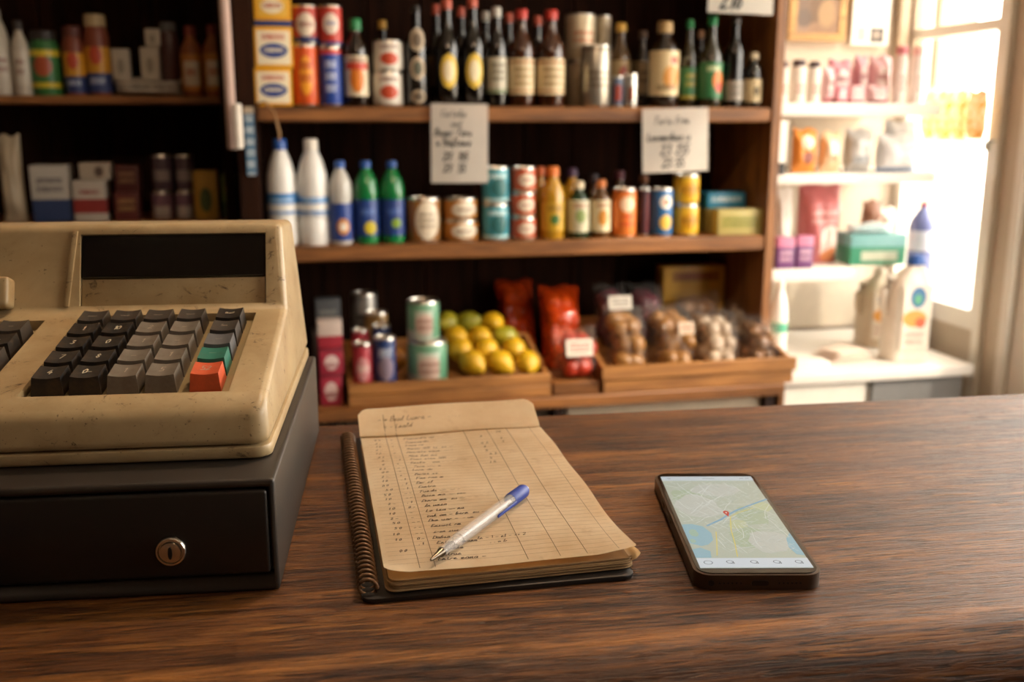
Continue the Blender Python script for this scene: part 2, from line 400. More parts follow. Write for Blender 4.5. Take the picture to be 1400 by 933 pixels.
add_box(bm, -0.045, 0.03, 0, wl2, -0.02, 0.04); add_box(bm, -0.03, 0.03, 0, wl2, wh2 - 0.04, wh2)
obj('window_frame', bm, M_WHITE, w2)
for a in (.041, wl2 / 2 + .021): obj('pane', box(-0.003, 0.003, a, a + wl2 / 2 - .062, 0.041, wh2 - .041), M_GLASS, w2)
# glazed shop door at the frame's right edge
d1 = struct(empty('door_1', F(UR + 0.03, DOOR[0], DOOR[2]), AS)); d1['label'] = 'glazed shop door with wooden lower panel'
dl, dh = DOOR[1] - DOOR[0], DOOR[3] - DOOR[2]
bm = bmesh.new()
for a in ((0, 0.07), (dl / 2 - 0.04, dl / 2 + 0.04), (dl - 0.07, dl)): add_box(bm, -0.03, 0.03, a[0], a[1], 0, dh)
add_box(bm, -0.03, 0.03, 0, dl, dh - 0.08, dh); add_box(bm, -0.03, 0.03, 0, dl, 0, 0.08); add_box(bm, -0.031, 0.031, 0, dl, 0.45, 0.53)
obj('door_frame', bm, M_WHITE, d1)
for a, b in ((0.071, dl / 2 - 0.041), (dl / 2 + 0.041, dl - 0.071)):
    obj('lower_panel', box(-0.012, 0.012, a, b, 0.081, 0.449), plain('#b5622c', 0.5), d1)
    obj('pane', box(-0.003, 0.003, a, b, 0.531, dh - 0.081), M_GLASS, d1)
bm = bmesh.new(); add_box(bm, UR - 0.02, UR + 0.125, DOOR[1] + 0.001, DOOR[1] + 0.03, 0, 2.25); add_box(bm, UR - 0.02, UR + 0.125, WIN[0] - 0.03, WIN[0] - 0.001, 0.0, 2.25)
tr = struct(obj('trim_1', bm, M_WHITE)); tr.rotation_euler = (0, 0, AS)
# beige pilaster strips in the back corner
pil = struct(empty('trim_2', F(U(1218, VB, 1.35), VB, 1.30), AS)); pil['label'] = 'beige fluted corner pilaster above the white shelves'
for k in range(4):
    obj('strip', box(k * 0.042, k * 0.042 + 0.036, -0.03 - 0.012 * (k % 2), -0.001, 0, 1.1, 0.006), plain('#b9a58c', 0.7), pil)
# street outside
gr = struct(obj('floor', box(UR + 0.2, UR + 14, -8, 12, -0.2, -0.12), plain('#cfc8bd', 0.9))); gr.name = 'street_pavement'; gr.rotation_euler = (0, 0, AS)

# ------------------------------------------------------------------ counter (own frame, 9 degrees)
ZT = 0.95
ct = thing('shop_counter', 'dark worn oak shop counter running across the foreground', 'counter', (0, 0, 0), AC)
prof = [(0.813, 0.0), (0.811, -0.05), (0.43, -0.05)]
for k in range(13):
    a = math.radians(-90 - 90 * k / 12 * 1.0)
    prof.append((0.425 + 0.025 * math.cos(a) , -0.025 + 0.025 * math.sin(a))) if False else None
for k in range(9):
    t_ = math.radians(270 - 180 * k / 8); prof.append((0.432 + 0.027 * math.cos(t_), -0.025 + 0.025 * math.sin(t_)))
bm = prism([(y, ZT + z) for y, z in prof], (-0.95, 1.35))
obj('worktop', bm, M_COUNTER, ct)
obj('counter_base', box(-0.93, 1.33, 0.47, 0.78, 0, ZT - 0.051), M_DARKWOOD, ct)

# ------------------------------------------------------------------ wooden shelf unit
VF = 2.2987
ZU, ZM = 1.231, 0.920
UL, URR = U(350, VF, ZU), 1.134
VBK = 2.64
ZL = Z(548, U(620, 2.22, 0.56), 2.22)
VLF = 2.20                                     # front of the deep lower board
su = thing('shelf_unit', 'tall dark-stained wooden shelf unit full of groceries behind the counter', 'shelf', F(0, 0, 0))
def upart(name, u0, u1, v0, v1, z0, z1, mat, bev=0.002): return obj(name, box(u0, u1, v0, v1, z0, z1, bev, 1), mat, su)
upart('shelf_board', UL, URR, VF, VBK, ZU - 0.034, ZU, M_SHELF, 0.004)
upart('shelf_board', UL, URR, VF, VBK, ZM - 0.036, ZM, M_SHELF, 0.004)
upart('shelf_board', UL - 0.04, URR + 0.03, VLF, VBK, ZL - 0.03, ZL, M_SHELF, 0.004)
upart('shelf_board', UL, URR, VF, VBK, 1.63, 1.66, M_SHELF, 0.004)
upart('side_panel', URR + 0.0005, URR + 0.026, VF - 0.004, VBK + 0.022, ZL, 1.70, M_SHELF_Z)
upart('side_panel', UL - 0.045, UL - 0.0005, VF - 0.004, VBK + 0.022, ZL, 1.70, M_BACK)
nb = 9
for k in range(nb):
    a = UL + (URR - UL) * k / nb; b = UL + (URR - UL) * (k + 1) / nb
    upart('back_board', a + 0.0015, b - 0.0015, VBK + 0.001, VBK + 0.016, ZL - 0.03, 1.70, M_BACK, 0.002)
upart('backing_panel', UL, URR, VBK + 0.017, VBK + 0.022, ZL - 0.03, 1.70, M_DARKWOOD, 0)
# cupboards below the lower board
for px0, px1, m in ((775, 1040, plain('#d8c7ac', 0.6)), (470, 752, plain('#5a4a38', 0.7))):
    a, b = U(px0, VLF + 0.05, 0.5), U(px1, VLF + 0.05, 0.5)
    upart('cupboard_door', a, b, VLF + 0.05, VLF + 0.07, 0.06, ZL - 0.031, m, 0.003)
for px in (763, 1050, 455):
    a = U(px, VLF + 0.04, 0.5); upart('post', a - 0.012, a + 0.012, VLF + 0.03, VLF + 0.08, 0, ZL - 0.0305, M_DARKWOOD)
a = U(1063, VLF + 0.04, 0.5); upart('post', a - 0.008, a + 0.008, VLF + 0.02, VLF + 0.08, 0, ZL - 0.0305, M_SHELF_Z)

# ------------------------------------------------------------------ dark shelf unit on the left
VF2 = 2.54
lu = thing('shelf_unit', 'shadowy wooden shelf unit behind the cash register', 'shelf', F(0, 0, 0))
ZA = Z(131, U(160, VF2, 1.25), VF2)
ZB = Z(303, U(160, VF2, 0.95), VF2)
L0, L1 = -1.10, UL - 0.05
for z in (ZA, ZB, 1.66):
    obj('shelf_board', box(L0, L1, VF2, 2.80, z - 0.018, z, 0.002, 1), M_SHELF, lu)
obj('backing_panel', box(L0, L1, 2.816, 2.821, 0, 1.70), M_DARKWOOD, lu)
obj('shelf_board', box(L0, L1, VF2, 2.80, 0.40, 0.42, 0.002, 1), M_SHELF, lu)
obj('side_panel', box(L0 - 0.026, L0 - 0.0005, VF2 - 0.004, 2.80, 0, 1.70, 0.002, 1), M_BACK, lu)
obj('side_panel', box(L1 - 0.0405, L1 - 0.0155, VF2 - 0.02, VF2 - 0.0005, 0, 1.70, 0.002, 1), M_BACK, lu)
for k in range(8):
    a = L0 + (L1 - L0) * k / 8; b = L0 + (L1 - L0) * (k + 1) / 8
    obj('back_board', box(a + 0.0015, b - 0.0015, 2.801, 2.815, 0, 1.70, 0.002, 1), M_BACK, lu)

# ------------------------------------------------------------------ white shelves by the window
VWF = 2.50
wu = thing('shelf_unit', 'white painted wall shelves beside the bright window', 'shelf', F(0, 0, 0))
WU0 = URR + 0.030; WU1 = U(1286, VWF, 1.2)
ZW1 = Z(141, U(1170, VWF, 1.2), VWF); ZW2 = Z(237, U(1170, VWF, 1.05), VWF); ZW3 = Z(366, U(1150, VWF, 0.85), VWF)
for z, t_ in ((ZW1, 0.034), (ZW2, 0.028), (ZW3, 0.036)):
    e = WU1 if z != ZW3 else U(1172, VWF, z)
    obj('shelf_board', box(WU0, e, VWF, VB - 0.012, z - t_, z, 0.004, 2), M_WHITE, wu)
obj('back_panel', box(WU0, WU1 + 0.03, VB - 0.011, VB - 0.001, 0.55, ZW3 - 0.037, 0.002, 1), plain('#cbbfac', 0.7), wu)
obj('side_panel', box(WU0 - 0.0295, WU0 - 0.001, VBK + 0.02, VB - 0.012, 0.0, 1.9, 0.002, 1), M_WHITE, wu)
ZWT = Z(497, U(1180, 2.42, 0.6), 2.42)
wt = thing('side_table', 'low white table with a drawer under the white shelves', 'table', F(0, 0, 0))
ta, tb = WU0 + 0.02, UR - 0.06
obj('table_top', box(ta, tb, 2.34, VB - 0.013, ZWT - 0.03, ZWT, 0.004, 2), M_WHITE, wt)
obj('drawer_front', box(ta + 0.02, (ta + tb) / 2 - 0.01, 2.355, 2.372, ZWT - 0.16, ZWT - 0.034, 0.003, 1), plain('#e2dccf', 0.5), wt)
obj('drawer_front', box((ta + tb) / 2 + 0.01, tb - 0.02, 2.355, 2.372, ZWT - 0.16, ZWT - 0.034, 0.003, 1), plain('#7b7a78', 0.5), wt)
obj('table_frame', box(ta + 0.02, tb - 0.02, 2.373, VB - 0.02, ZWT - 0.17, ZWT - 0.0305), M_WHITE, wt)
for x in (ta + 0.03, tb - 0.06):
    for y in (2.36, VB - 0.06): obj('leg', box(x, x + 0.03, y, y + 0.03, 0, ZWT - 0.1705), M_WHITE, wt)

# ------------------------------------------------------------------ pack builders
PROF = {
 'beer': ([(0, 0), (.92, 0), (1, .015), (1, .50), (.95, .57), (.66, .66), (.44, .74), (.38, .80), (.36, .93)], .41, .90),
 'wine': ([(0, 0), (.95, 0), (1, .015), (1, .60), (.92, .66), (.55, .73), (.40, .79), (.38, .95)], .42, .93),
 'spirit': ([(0, 0), (.95, 0), (1, .015), (1, .56), (.94, .62), (.62, .72), (.42, .79), (.38, .92)], .46, .90),
 'pet': ([(0, 0), (.85, 0), (1, .04), (.95, .09), (1, .14), (1, .47), (.92, .51), (1, .57), (1, .66), (.88, .76), (.55, .86), (.36, .90), (.36, .93)], .42, .915),
 'bleach': ([(0, 0), (.92, 0), (1, .03), (1, .22), (.94, .25), (1, .28), (1, .56), (.95, .66), (.72, .79), (.46, .88), (.4, .90), (.4, .92)], .44, .90),
 'sauce': ([(0, 0), (.93, 0), (1, .02), (1, .62), (.9, .70), (.55, .80), (.42, .84), (.42, .9)], .50, .87),
 'tall': ([(0, 0), (.93, 0), (1, .02), (1, .82), (.88, .87), (.42, .945), (.26, .955), (.26, .975)], .30, .97),
 'jar': ([(0, 0), (.95, 0), (1, .03), (1, .74), (.86, .82), (.80, .85)], .86, .85),
}
def bottle(name, label, x0, x1, yt, vf, zb, kind, body, cap, labels=(), group=None, rz=0.0, cat='bottle', oval=(), capname='cap'):
    """labels: (z0 fraction, z1 fraction, printed material maker(r, h)); oval: (zc fraction, rz fraction, colour, inner colour)"""
    u, vc, r, h = slot(x0, x1, yt, vf, zb)
    t = thing(name, label, cat, F(u, vc, zb), AS + rz, group)
    pf, cr, cz0 = PROF[kind]
    obj('bottle_body' if kind != 'jar' else 'jar_body', lathe([(a * r, b * h) for a, b in pf]), body, t)
    c0 = cz0 * h
    obj(capname, lathe([(0, c0), (cr * r, c0), (cr * r * 1.02, c0 + 0.002), (cr * r, h - 0.003), (cr * r * 0.85, h), (0, h)], 20), cap, t)
    for z0, z1, mk in labels:
        m = mk(r, h) if callable(mk) else mk
        bm = lathe([(r * 1.006, z0 * h), (r * 1.012, z0 * h + 0.001), (r * 1.012, z1 * h - 0.001), (r * 1.006, z1 * h)], 28)
        obj('label', bm, m, t)
    for zc, rzf, c1, c2 in oval:                # oval paper label wrapped on the front of the glass
        for nm, c, s, off in (('label', c1, 1.0, 1.008), ('label_print', c2, 0.62, 1.014)):
            bm = bmesh.new(); hw = 0.72 * s; rows = []
            N = 12
            for i in range(N + 1):
                zz = -1 + 2 * i / N; w = math.sqrt(max(0, 1 - zz * zz)) * hw
                zq = zc * h + zz * rzf * h * s
                rr = r * off
                rows.append([bm.verts.new((rr * math.sin(a), -rr * math.cos(a), zq)) for a in [w * (-1 + 2 * k / 8) for k in range(9)]])
            for ra, rb in zip(rows, rows[1:]):
                for k in range(8): bm.faces.new((ra[k], ra[k + 1], rb[k + 1], rb[k]))
            bmesh.ops.remove_doubles(bm, verts=bm.verts[:], dist=1e-6)
            obj(nm, bm, plain(c, 0.55), t)
    return t
def can(name, label, x0, x1, yt, vf, zb, mk, group=None, cat='can', lid=None, rz=0.0, ysc=None):
    u, vc, r, h = slot(x0, x1, yt, vf, zb)
    t = thing(name, label, cat, F(u, vc, zb), AS + rz, group)
    obj('tin_body', lathe([(0, 0.002), (r * .9, 0.002), (r * .94, 0), (r * .98, 0.002), (r * .98, h - 0.002), (r * .95, h), (r * .92, h - 0.003), (0, h - 0.003)]), lid or M_TIN, t)
    m = mk(r, h) if callable(mk) else mk
    obj('label', lathe([(r * .985, 0.005), (r, 0.006), (r, h - 0.006), (r * .985, h - 0.005)]), m, t)
    t['top_z'] = zb + h
    return t
def top(t): return t['top_z']
def carton(name, label, x0, x1, yt, vf, zb, mk, d=0.06, group=None, cat='box', rz=0.0, bev=0.003, lid=None):
    u, vc, hw, h = slot(x0, x1, yt, vf, zb, False, d)
    o = None
    m = mk(hw, h) if callable(mk) else mk
    bm = box(-hw, hw, -d / 2, d / 2, 0, h, bev, 2)
    if lid is None:
        o = tag(obj(name, bm, m, None, F(u, vc, zb), (0, 0, AS + rz)), label, cat, group)
    else:
        o = thing(name, label, cat, F(u, vc, zb), AS + rz, group); obj('carton_body', bm, m, o)
        obj('flap', box(-hw * .98, hw * .98, -d / 2 * .98, d / 2 * .98, h, h + 0.004, 0.001, 1), lid, o)
    o['top_z'] = zb + h + (0.004 if lid else 0)
    return o
def pillow_mesh(w, h, d, seed=0, n=12, crimp=0.06, lean=0.0):
    rnd = random.Random(seed); bm = bmesh.new(); grid = {}
    ph = [rnd.uniform(0, 6.28) for _ in range(6)]
    for side in (-1, 1):
        for i in range(n + 1):
            for j in range(n + 1):
                s = -1 + 2 * i / n; t_ = j / n
                e = max(0.0, 1 - abs(s) ** 3.5); te = min(1.0, max(0.0, (t_ - crimp) / 0.22)); tt = min(1.0, max(0.0, (1 - crimp - t_) / 0.28))
                bulge = (e ** 0.6) * (te * (2 - te)) * (tt * (2 - tt))
                wr = 0.06 * math.sin(9 * s + ph[0] + 5 * t_) + 0.05 * math.sin(13 * t_ + ph[1] + 3 * s) + 0.04 * math.sin(17 * s - 8 * t_ + ph[2])
                y = side * d / 2 * bulge * (1 + wr * 1.2) + side * 0.0008
                x = s * w / 2 * (1 - 0.06 * math.sin(math.pi * t_) * 1 + 0.02 * math.sin(6 * t_ + ph[3]))
                z = t_ * h + 0.004 * math.sin(5 * s + ph[4]) * (t_ > 0.9)
                grid[side, i, j] = bm.verts.new((x, y + lean * t_ * h, max(0, z)))
    for side in (-1, 1):
        for i in range(n):
            for j in range(n):
                q = [grid[side, i, j], grid[side, i + 1, j], grid[side, i + 1, j + 1], grid[side, i, j + 1]]
                bm.faces.new(q if side == -1 else q[::-1])
    def strip(A, B):
        for a0, a1, b0, b1 in zip(A, A[1:], B, B[1:]): bm.faces.new((a0, b0, b1, a1))
    strip([grid[-1, 0, j] for j in range(n + 1)], [grid[1, 0, j] for j in range(n + 1)])
    strip([grid[-1, n, j] for j in range(n + 1)], [grid[1, n, j] for j in range(n + 1)])
    strip([grid[-1, i, n] for i in range(n + 1)], [grid[1, i, n] for i in range(n + 1)])
    strip([grid[-1, i, 0] for i in range(n + 1)], [grid[1, i, 0] for i in range(n + 1)])
    bmesh.ops.recalc_face_normals(bm, faces=bm.faces[:])
    return bm
def packet(name, label, x0, x1, yt, vf, zb, mk, d=0.05, group=None, cat='packet', rz=0.0, seed=0):
    u, vc, hw, h = slot(x0, x1, yt, vf, zb, False, d)
    m = mk(hw, h) if callable(mk) else mk
    o = tag(obj(name, to_mesh(pillow_mesh(2 * hw, h, d, seed), name, 60), m, None, F(u, vc, zb), (0, 0, AS + rz)), label, cat, group)
    o['top_z'] = zb + h
    return o
def lab(base, *marks, **kw):                   # printed label whose marks scale with the pack: x in half-widths, z in heights
    def mk(r, h):
        out = []
        for m in marks:
            if m[0] == 'band': out.append(('band', m[1] * h, m[2] * h, m[3]))
            elif m[0] == 'oval': out.append(('oval', m[1] * r, m[2] * h, m[3] * r, m[4] * h, m[5]))
            elif m[0] == 'rect': out.append(('rect', m[1] * r, m[2] * r, m[3] * h, m[4] * h, m[5]))
            else: out.append(('text', m[1] * r, m[2] * r, m[3] * h, m[4] * h, m[5], m[6]))
        return pr(base, tuple(tuple(round(q, 4) if isinstance(q, float) else q for q in m) for m in out), **kw)
    return mk
def glass(c): return plain(c, 0.08, 0.0, 0.6, var=0.05)
G_BLACK, G_AMBER, G_GREEN, G_BROWN = glass('#0d0907'), glass('#3a1a08'), glass('#12301a'), glass('#1c0f08')
RED, GOLD, GREEN, BLUE, WHT, CREAM, SILV = (plain(c, 0.35) for c in ('#b83226', '#c79a3a', '#1f7a46', '#1d4d9e', '#ece6da', '#d9c8a6', '#b9b4aa'))

# ------------------------------------------------------------------ upper shelf
V1 = VF + 0.018; V2 = VF + 0.12
z = ZU
yel = lab('#e6a51d', ('rect', -.86, .86, .08, .9, '#efe3c4'), ('oval', 0, .42, .72, .18, '#233f86'), ('text', -.6, .6, .62, .85, 1, '#b33324'), ('text', -.5, .5, .35, .5, 1, '#efe3c4'))
yel2 = lab('#e6a51d', ('rect', -.8, .8, .3, .95, '#e9b84a'), ('oval', 0, .62, .6, .22, '#efe3c4'), ('band', 0, .18, '#2b3f7a'), ('text', -.5, .5, .5, .75, 1, '#b33324'))
a = carton('tea_box', 'yellow box with blue oval label, bottom of the stack of three', 347, 398, 94, V1, z, yel, 0.075, 'yellow boxes stacked at the end of the top shelf')
b = carton('tea_box', 'yellow box with blue oval label, middle of the stack of three', 346, 398, 38, V1, top(a), yel, 0.075, 'yellow boxes stacked at the end of the top shelf', rz=0.03)
carton('tea_box', 'deeper yellow box on top of the stack of three', 346, 396, -6, V1, top(b), yel2, 0.075, 'yellow boxes stacked at the end of the top shelf', rz=-0.02)
a = can('drink_can', 'orange can below a red can, beside the yellow boxes', 400.5, 434.5, 62, V1, z, lab('#d8571c', ('oval', 0, .5, .55, .32, '#f0a02a'), ('text', -.5, .5, .35, .75, 2, '#b02018')))
can('drink_can', 'red and white can standing on the orange can', 399, 433, 8, V1, top(a), lab('#b43a2c', ('oval', 0, .5, .75, .3, '#dccbb4'), ('band', 0, .2, '#2b3566'), ('text', -.6, .6, .4, .6, 1, '#8c2018')))
a = can('drink_can', 'blue can below a red can, left of the first dark bottle', 436, 467, 65, V1, z, lab('#22449c', ('text', -.5, .4, .2, .8, 3, '#c8d0e6'), ('band', .88, 1, '#c0392b')))
can('drink_can', 'red can with pale oval standing on the blue can', 435, 466, 8, V1, top(a), lab('#c03a2a', ('oval', 0, .55, .7, .25, '#e6d3c2'), ('text', -.5, .5, .5, .62, 1, '#274a95'), ('band', 0, .12, '#274a95')))
bottle('sauce_bottle', 'dark bottle with green cap and orange label', 470.5, 503, 26, V1, z, 'sauce', G_BROWN, GREEN,
       [(.12, .58, lab('#e0d3b4', ('oval', 0, .32, .6, .16, '#d97a1e'), ('rect', -.9, .9, .42, .5, '#c23b22'), ('text', -.7, .7, .48, .57, 1, '#7a2415')))])
wcan = lab('#ddd6c8', ('oval', 0, .42, .6, .2, '#c2492a'), ('text', -.6, .6, .68, .88, 1, '#7c3a2c'), ('band', 0, .08, '#b9b2a4'))
a = can('food_can', 'white can with red emblem, lower of two', 509, 550, 99, V1, z, wcan, 'white cans with a red emblem')
can('food_can', 'white can with red emblem, upper of two', 509, 550, 56, V1, top(a), wcan, 'white cans with a red emblem')
bottle('wine_bottle', 'dark bottle with yellow cap behind the white cans', 510, 538, 28, V2, z, 'beer', G_BLACK, GOLD)
bottle('stout_bottle', 'black bottle with two pale oval labels', 555, 584, 8, V1, z, 'wine', G_BLACK, plain('#1b1512', .4), oval=((.66, .12, '#b9a58a', '#6a5a48'), (.38, .12, '#b9a58a', '#5a5a48'), (.1, .07, '#a8957a', '#5a4a38')))
for x0, x1, yt, nm in ((594.5, 628.5, -2, 'red-topped dark beer bottle with yellow oval label, left of the pair'), (630, 663, -4, 'red-topped dark beer bottle with yellow oval label, right of the pair')):
    bottle('beer_bottle', nm, x0, x1, yt, V1, z, 'beer', G_BLACK, plain('#b5523c', .4), oval=((.33, .165, '#e3bf45', '#efe0b8'),), group='yellow label beer bottles')
bottle('wine_bottle', 'dark green bottle with silver cap and plain cream label', 665, 693, 10, V1, z, 'spirit', G_BLACK, SILV, [(.14, .50, lab('#b8b09a', ('text', -.7, .7, .25, .45, 3, '#4a4a3a'), ('band', .14, .18, '#7f8a6a')))])
amb = lab('#d5c096', ('text', -.7, .7, .2, .42, 3, '#8a6a3c'), ('band', .45, .47, '#a2582c'), ('band', .16, .175, '#a2582c'))
bottle('spirit_bottle', 'amber bottle with red cap and cream label, beside the silver-capped bottle', 695, 730.5, 13, V1, z, 'spirit', G_AMBER, RED, [(.13, .50, amb)], 'amber red-capped bottles')
bottle('spirit_bottle', 'amber bottle with red cap and cream label, beside the tall tins', 733.5, 772, 14, V1, z, 'spirit', G_AMBER, RED, [(.13, .50, amb)], 'amber red-capped bottles')
for x0, x1, yt, c, nm in ((584, 610, 6, '#a8462f', 'red-capped bottle hidden behind the left yellow label beer'), (618, 644, 10, '#b04a34', 'red-capped bottle hidden behind the right yellow label beer'),
                          (651, 677, 16, '#a9a49a', 'pale-capped bottle hidden behind the silver-capped bottle'), (683, 709, 18, '#a8462f', 'red-capped bottle hidden behind the first amber bottle'), (722, 748, 22, '#a8462f', 'red-capped bottle hidden between the amber bottles')):
    bottle('beer_bottle', nm, x0, x1, yt, V2, z, 'beer', G_BLACK, plain(c, .4), [(.2, .5, lab('#5a4a30'))], 'bottles in the second row')
tin = lab('#a79f90', ('text', -.7, .7, .3, .6, 3, '#6a5a48'), ('band', .9, 1, '#8a8274'), rough=0.3, metal=0.7)
a = can('large_tin', 'tall beige tin in the second row, lower one', 774, 815, 84, V2 - 0.02, z, lab('#a8967a', ('oval', 0, .5, .6, .3, '#8a7458'), rough=.35, metal=.4), 'tall beige tins')
can('large_tin', 'tall beige tin with red print in the second row, upper one', 773, 815, 20, V2 - 0.02, top(a), lab('#c2b193', ('text', -.7, .7, .35, .65, 2, '#a5522e'), ('band', .85, 1, '#d2c4a8'), rough=.35, metal=.3), 'tall beige tins')
can('large_tin', 'tall silver tin shining in the front row', 794, 835, 62, V1, z, tin, cat='can')
can('large_tin', 'beige tin standing far back beside the yellow-capped bottle', 815, 834, 22, V2 + 0.02, z, lab('#b5a588', rough=.4))
bottle('spirit_bottle', 'brown bottle with yellow cap behind the two small tins', 833, 863, 32, V2 - 0.03, z, 'spirit', glass('#4a3318'), GOLD, [(.28, .56, lab('#a58c62', ('oval', 0, .42, .4, .08, '#8a3a26')))])
can('small_tin', 'small blue and red tin beside the tall silver tin', 838, 853, 104, V1 + 0.01, z, lab('#5a6a86', ('rect', -.8, .4, .2, .7, '#a04030')))
can('small_tin', 'small silver tin shining under the second price card', 854, 872, 101, V1, z, lab('#c9c6be', ('rect', -.6, .2, .2, .6, '#a05a44'), rough=.25, metal=.7))
bottle('spirit_bottle', 'dark bottle with tan label behind the big round bottle', 866, 890, 42, V2, z, 'spirit', G_BROWN, plain('#4a3626', .5), [(.18, .6, lab('#8d7650', ('text', -.6, .6, .3, .5, 2, '#4a3420')))])
bottle('spirit_bottle', 'big dark bottle with cream and orange label', 888, 928, 30, V1, z, 'sauce', G_BROWN, plain('#a98a5a', .5), [(.14, .66, lab('#d4bd90', ('oval', .2, .35, .6, .14, '#c98a3a'), ('oval', .4, .55, .3, .05, '#9a4a2a'), ('text', -.8, .6, .18, .28, 1, '#5a4020')))])
bottle('oil_bottle', 'green-capped bottle with plain green label', 929.5, 954, 27, V1 + 0.03, z, 'beer', glass('#2a2412'), GREEN, [(.1, .46, lab('#2f6b3c', ('text', -.6, .6, .22, .4, 2, '#b9a24a'), ('band', .1, .14, '#a8983c')))])
bottle('oil_bottle', 'pale-capped bottle behind and between the green-capped bottles', 946, 968, 42, V2 + 0.02, z, 'beer', G_BROWN, plain('#a57a5a', .5))
bottle('oil_bottle', 'green-capped bottle with red, orange and green label', 956, 988, 23, V1, z, 'beer', glass('#2a2412'), GREEN, [(.1, .5, lab('#2c6e40', ('oval', .3, .3, .5, .1, '#d9762a'), ('oval', .4, .22, .3, .06, '#c23b22'), ('text', -.7, .5, .38, .47, 1, '#cfd0a0')))])
bottle('wine_bottle', 'tall black wine bottle with grey foil top', 990.5, 1017, 24, V1, z, 'wine', G_BLACK, plain('#4d4440', .4), [(.08, .3, lab('#9a8f80', ('text', -.6, .6, .12, .26, 2, '#4a4238')))])
bottle('sauce_bottle', 'small dark bottle with cream label at the right end', 1018.5, 1043, 72, V1, z, 'sauce', G_BLACK, CREAM, [(.1, .52, lab('#cbb68c', ('oval', 0, .3, .35, .08, '#5a4a2a')))])

# ------------------------------------------------------------------ middle shelf
z = ZM
PETW = plain('#e4e3de', 0.3, 0, 0.3); PETB = plain('#2457a8', 0.3, 0, 0.2); PETG = plain('#167a3f', 0.12, 0, 0.6); PETC = plain('#c8c6bf', 0.15, 0, 0.5)
wlab = lab('#2f7cc0', ('band', .33, .40, '#e4e3de'), ('text', -.8, .8, .24, .32, 1, '#e8e4dc'), ('text', -.8, .8, .41, .46, 1, '#b8d2ea'))
bottle('milk_bottle', 'white plastic bottle with blue cap at the left end', 366, 406, 190, V1, z, 'bleach', PETW, PETB, [(.30, .5, wlab)])
bottle('milk_bottle', 'white plastic bottle with white cap and blue band', 407, 449, 190, V1, z, 'bleach', PETW, WHT, [(.28, .46, wlab)])
bottle('soda_bottle', 'clear soda bottle with blue cap and blue wrap label', 450, 482, 220, V1, z, 'pet', PETC, PETB, [(.05, .50, lab('#1d3f8e', ('oval', .1, .22, .55, .1, '#c98a4a'), ('oval', .1, .22, .3, .05, '#efe6d8')))])
glab = lab('#1c3f86', ('oval', .2, .2, .5, .08, '#c9b82a'), ('text', -.6, .6, .33, .45, 1, '#5a7ac0'))
bottle('soda_bottle', 'green soda bottle with blue cap beside the clear one', 484, 518, 220, V1, z, 'pet', PETG, PETB, [(.1, .54, glab)], 'green soda bottles')
bottle('soda_bottle', 'green soda bottle with blue cap beside the brown can', 520, 553, 220, V1, z, 'pet', PETG, PETB, [(.1, .54, lab('#1b3a80', ('oval', .2, .25, .4, .06, '#7a9a2a'), ('text', -.6, .6, .33, .45, 1, '#4a6ab0')))], 'green soda bottles')
can('food_can', 'brown can with large white oval label', 556, 602, 270, V1, z, lab('#9a6a34', ('oval', .1, .5, .72, .44, '#ddd0b8'), ('text', -.4, .6, .3, .7, 3, '#8a7458')))
gc = lab('#b5762a', ('oval', .1, .5, .75, .34, '#ddd2bc'), ('text', -.4, .6, .4, .6, 1, '#8a5a30'))
a = can('food_can', 'gold can with white oval, lower of two under the price card', 605, 653, 300, V1, z, gc, 'gold cans with a white oval')
can('food_can', 'gold can with white oval, upper of two under the price card', 606, 652, 270, V1, top(a), gc, 'gold cans with a white oval')
tc = lab('#3f98a8', ('oval', .1, .45, .6, .28, '#2f6a6a'), ('text', -.7, .7, .65, .85, 1, '#cfe6e4'), ('band', .08, .16, '#bfe0e0'))
a = can('food_can', 'turquoise can, lower of two', 659, 696, 278, V1, z, tc, 'turquoise cans')
can('food_can', 'turquoise can, upper of two', 659, 696, 228, V1, top(a), tc, 'turquoise cans')
rc = lab('#c0522c', ('oval', .1, .5, .7, .26, '#e0d0b8'), ('text', -.5, .6, .42, .58, 1, '#a03a22'), ('band', 0, .12, '#d8b898'))
a = can('food_can', 'red can with cream oval, bottom of the stack of three', 698, 733, 296, V1, z, rc, 'red cans in a stack')
a = can('food_can', 'red can with cream oval, middle of the stack of three', 698, 732, 263, V1, top(a), rc, 'red cans in a stack')
can('food_can', 'red can with cream oval, top of the stack of three', 699, 733, 228, V1, top(a), rc, 'red cans in a stack')
bottle('juice_bottle', 'yellow bottle with orange cap in the front row', 739, 772, 228, V1, z, 'sauce', plain('#b98a22', .15, 0, .5), plain('#d9762a', .4), [(.12, .52, lab('#c79c22', ('oval', 0, .28, .4, .07, '#3f6a2a'), ('text', -.6, .6, .36, .5, 1, '#7a5a18')))])
bottle('juice_bottle', 'yellow bottle with purple cap behind the herb bottle', 768, 796, 230, V2 - .03, z, 'sauce', plain('#b98a22', .15, 0, .5), plain('#4a3050', .4))
bottle('juice_bottle', 'yellow bottle with orange cap half hidden by the red cans', 728, 750, 228, V2 - .02, z, 'sauce', plain('#a8762a', .15, 0, .5), plain('#c8602a', .4))
bottle('herb_bottle', 'small dark green bottle with white cap and label', 776, 806, 248, V1, z, 'sauce', G_GREEN, CREAM, [(.12, .68, lab('#cfc8a8', ('oval', 0, .4, .5, .12, '#8a9a5a'), ('text', -.7, .7, .52, .64, 1, '#a05a3a')))])
bottle('herb_bottle', 'small brown bottle with orange cap and cream label', 808, 835, 246, V1, z, 'sauce', glass('#5a3a18'), plain('#d07a3a', .4), [(.12, .66, lab('#d8c8a0', ('oval', 0, .36, .5, .14, '#c9862e'), ('text', -.7, .7, .52, .62, 1, '#a04a2a')))])
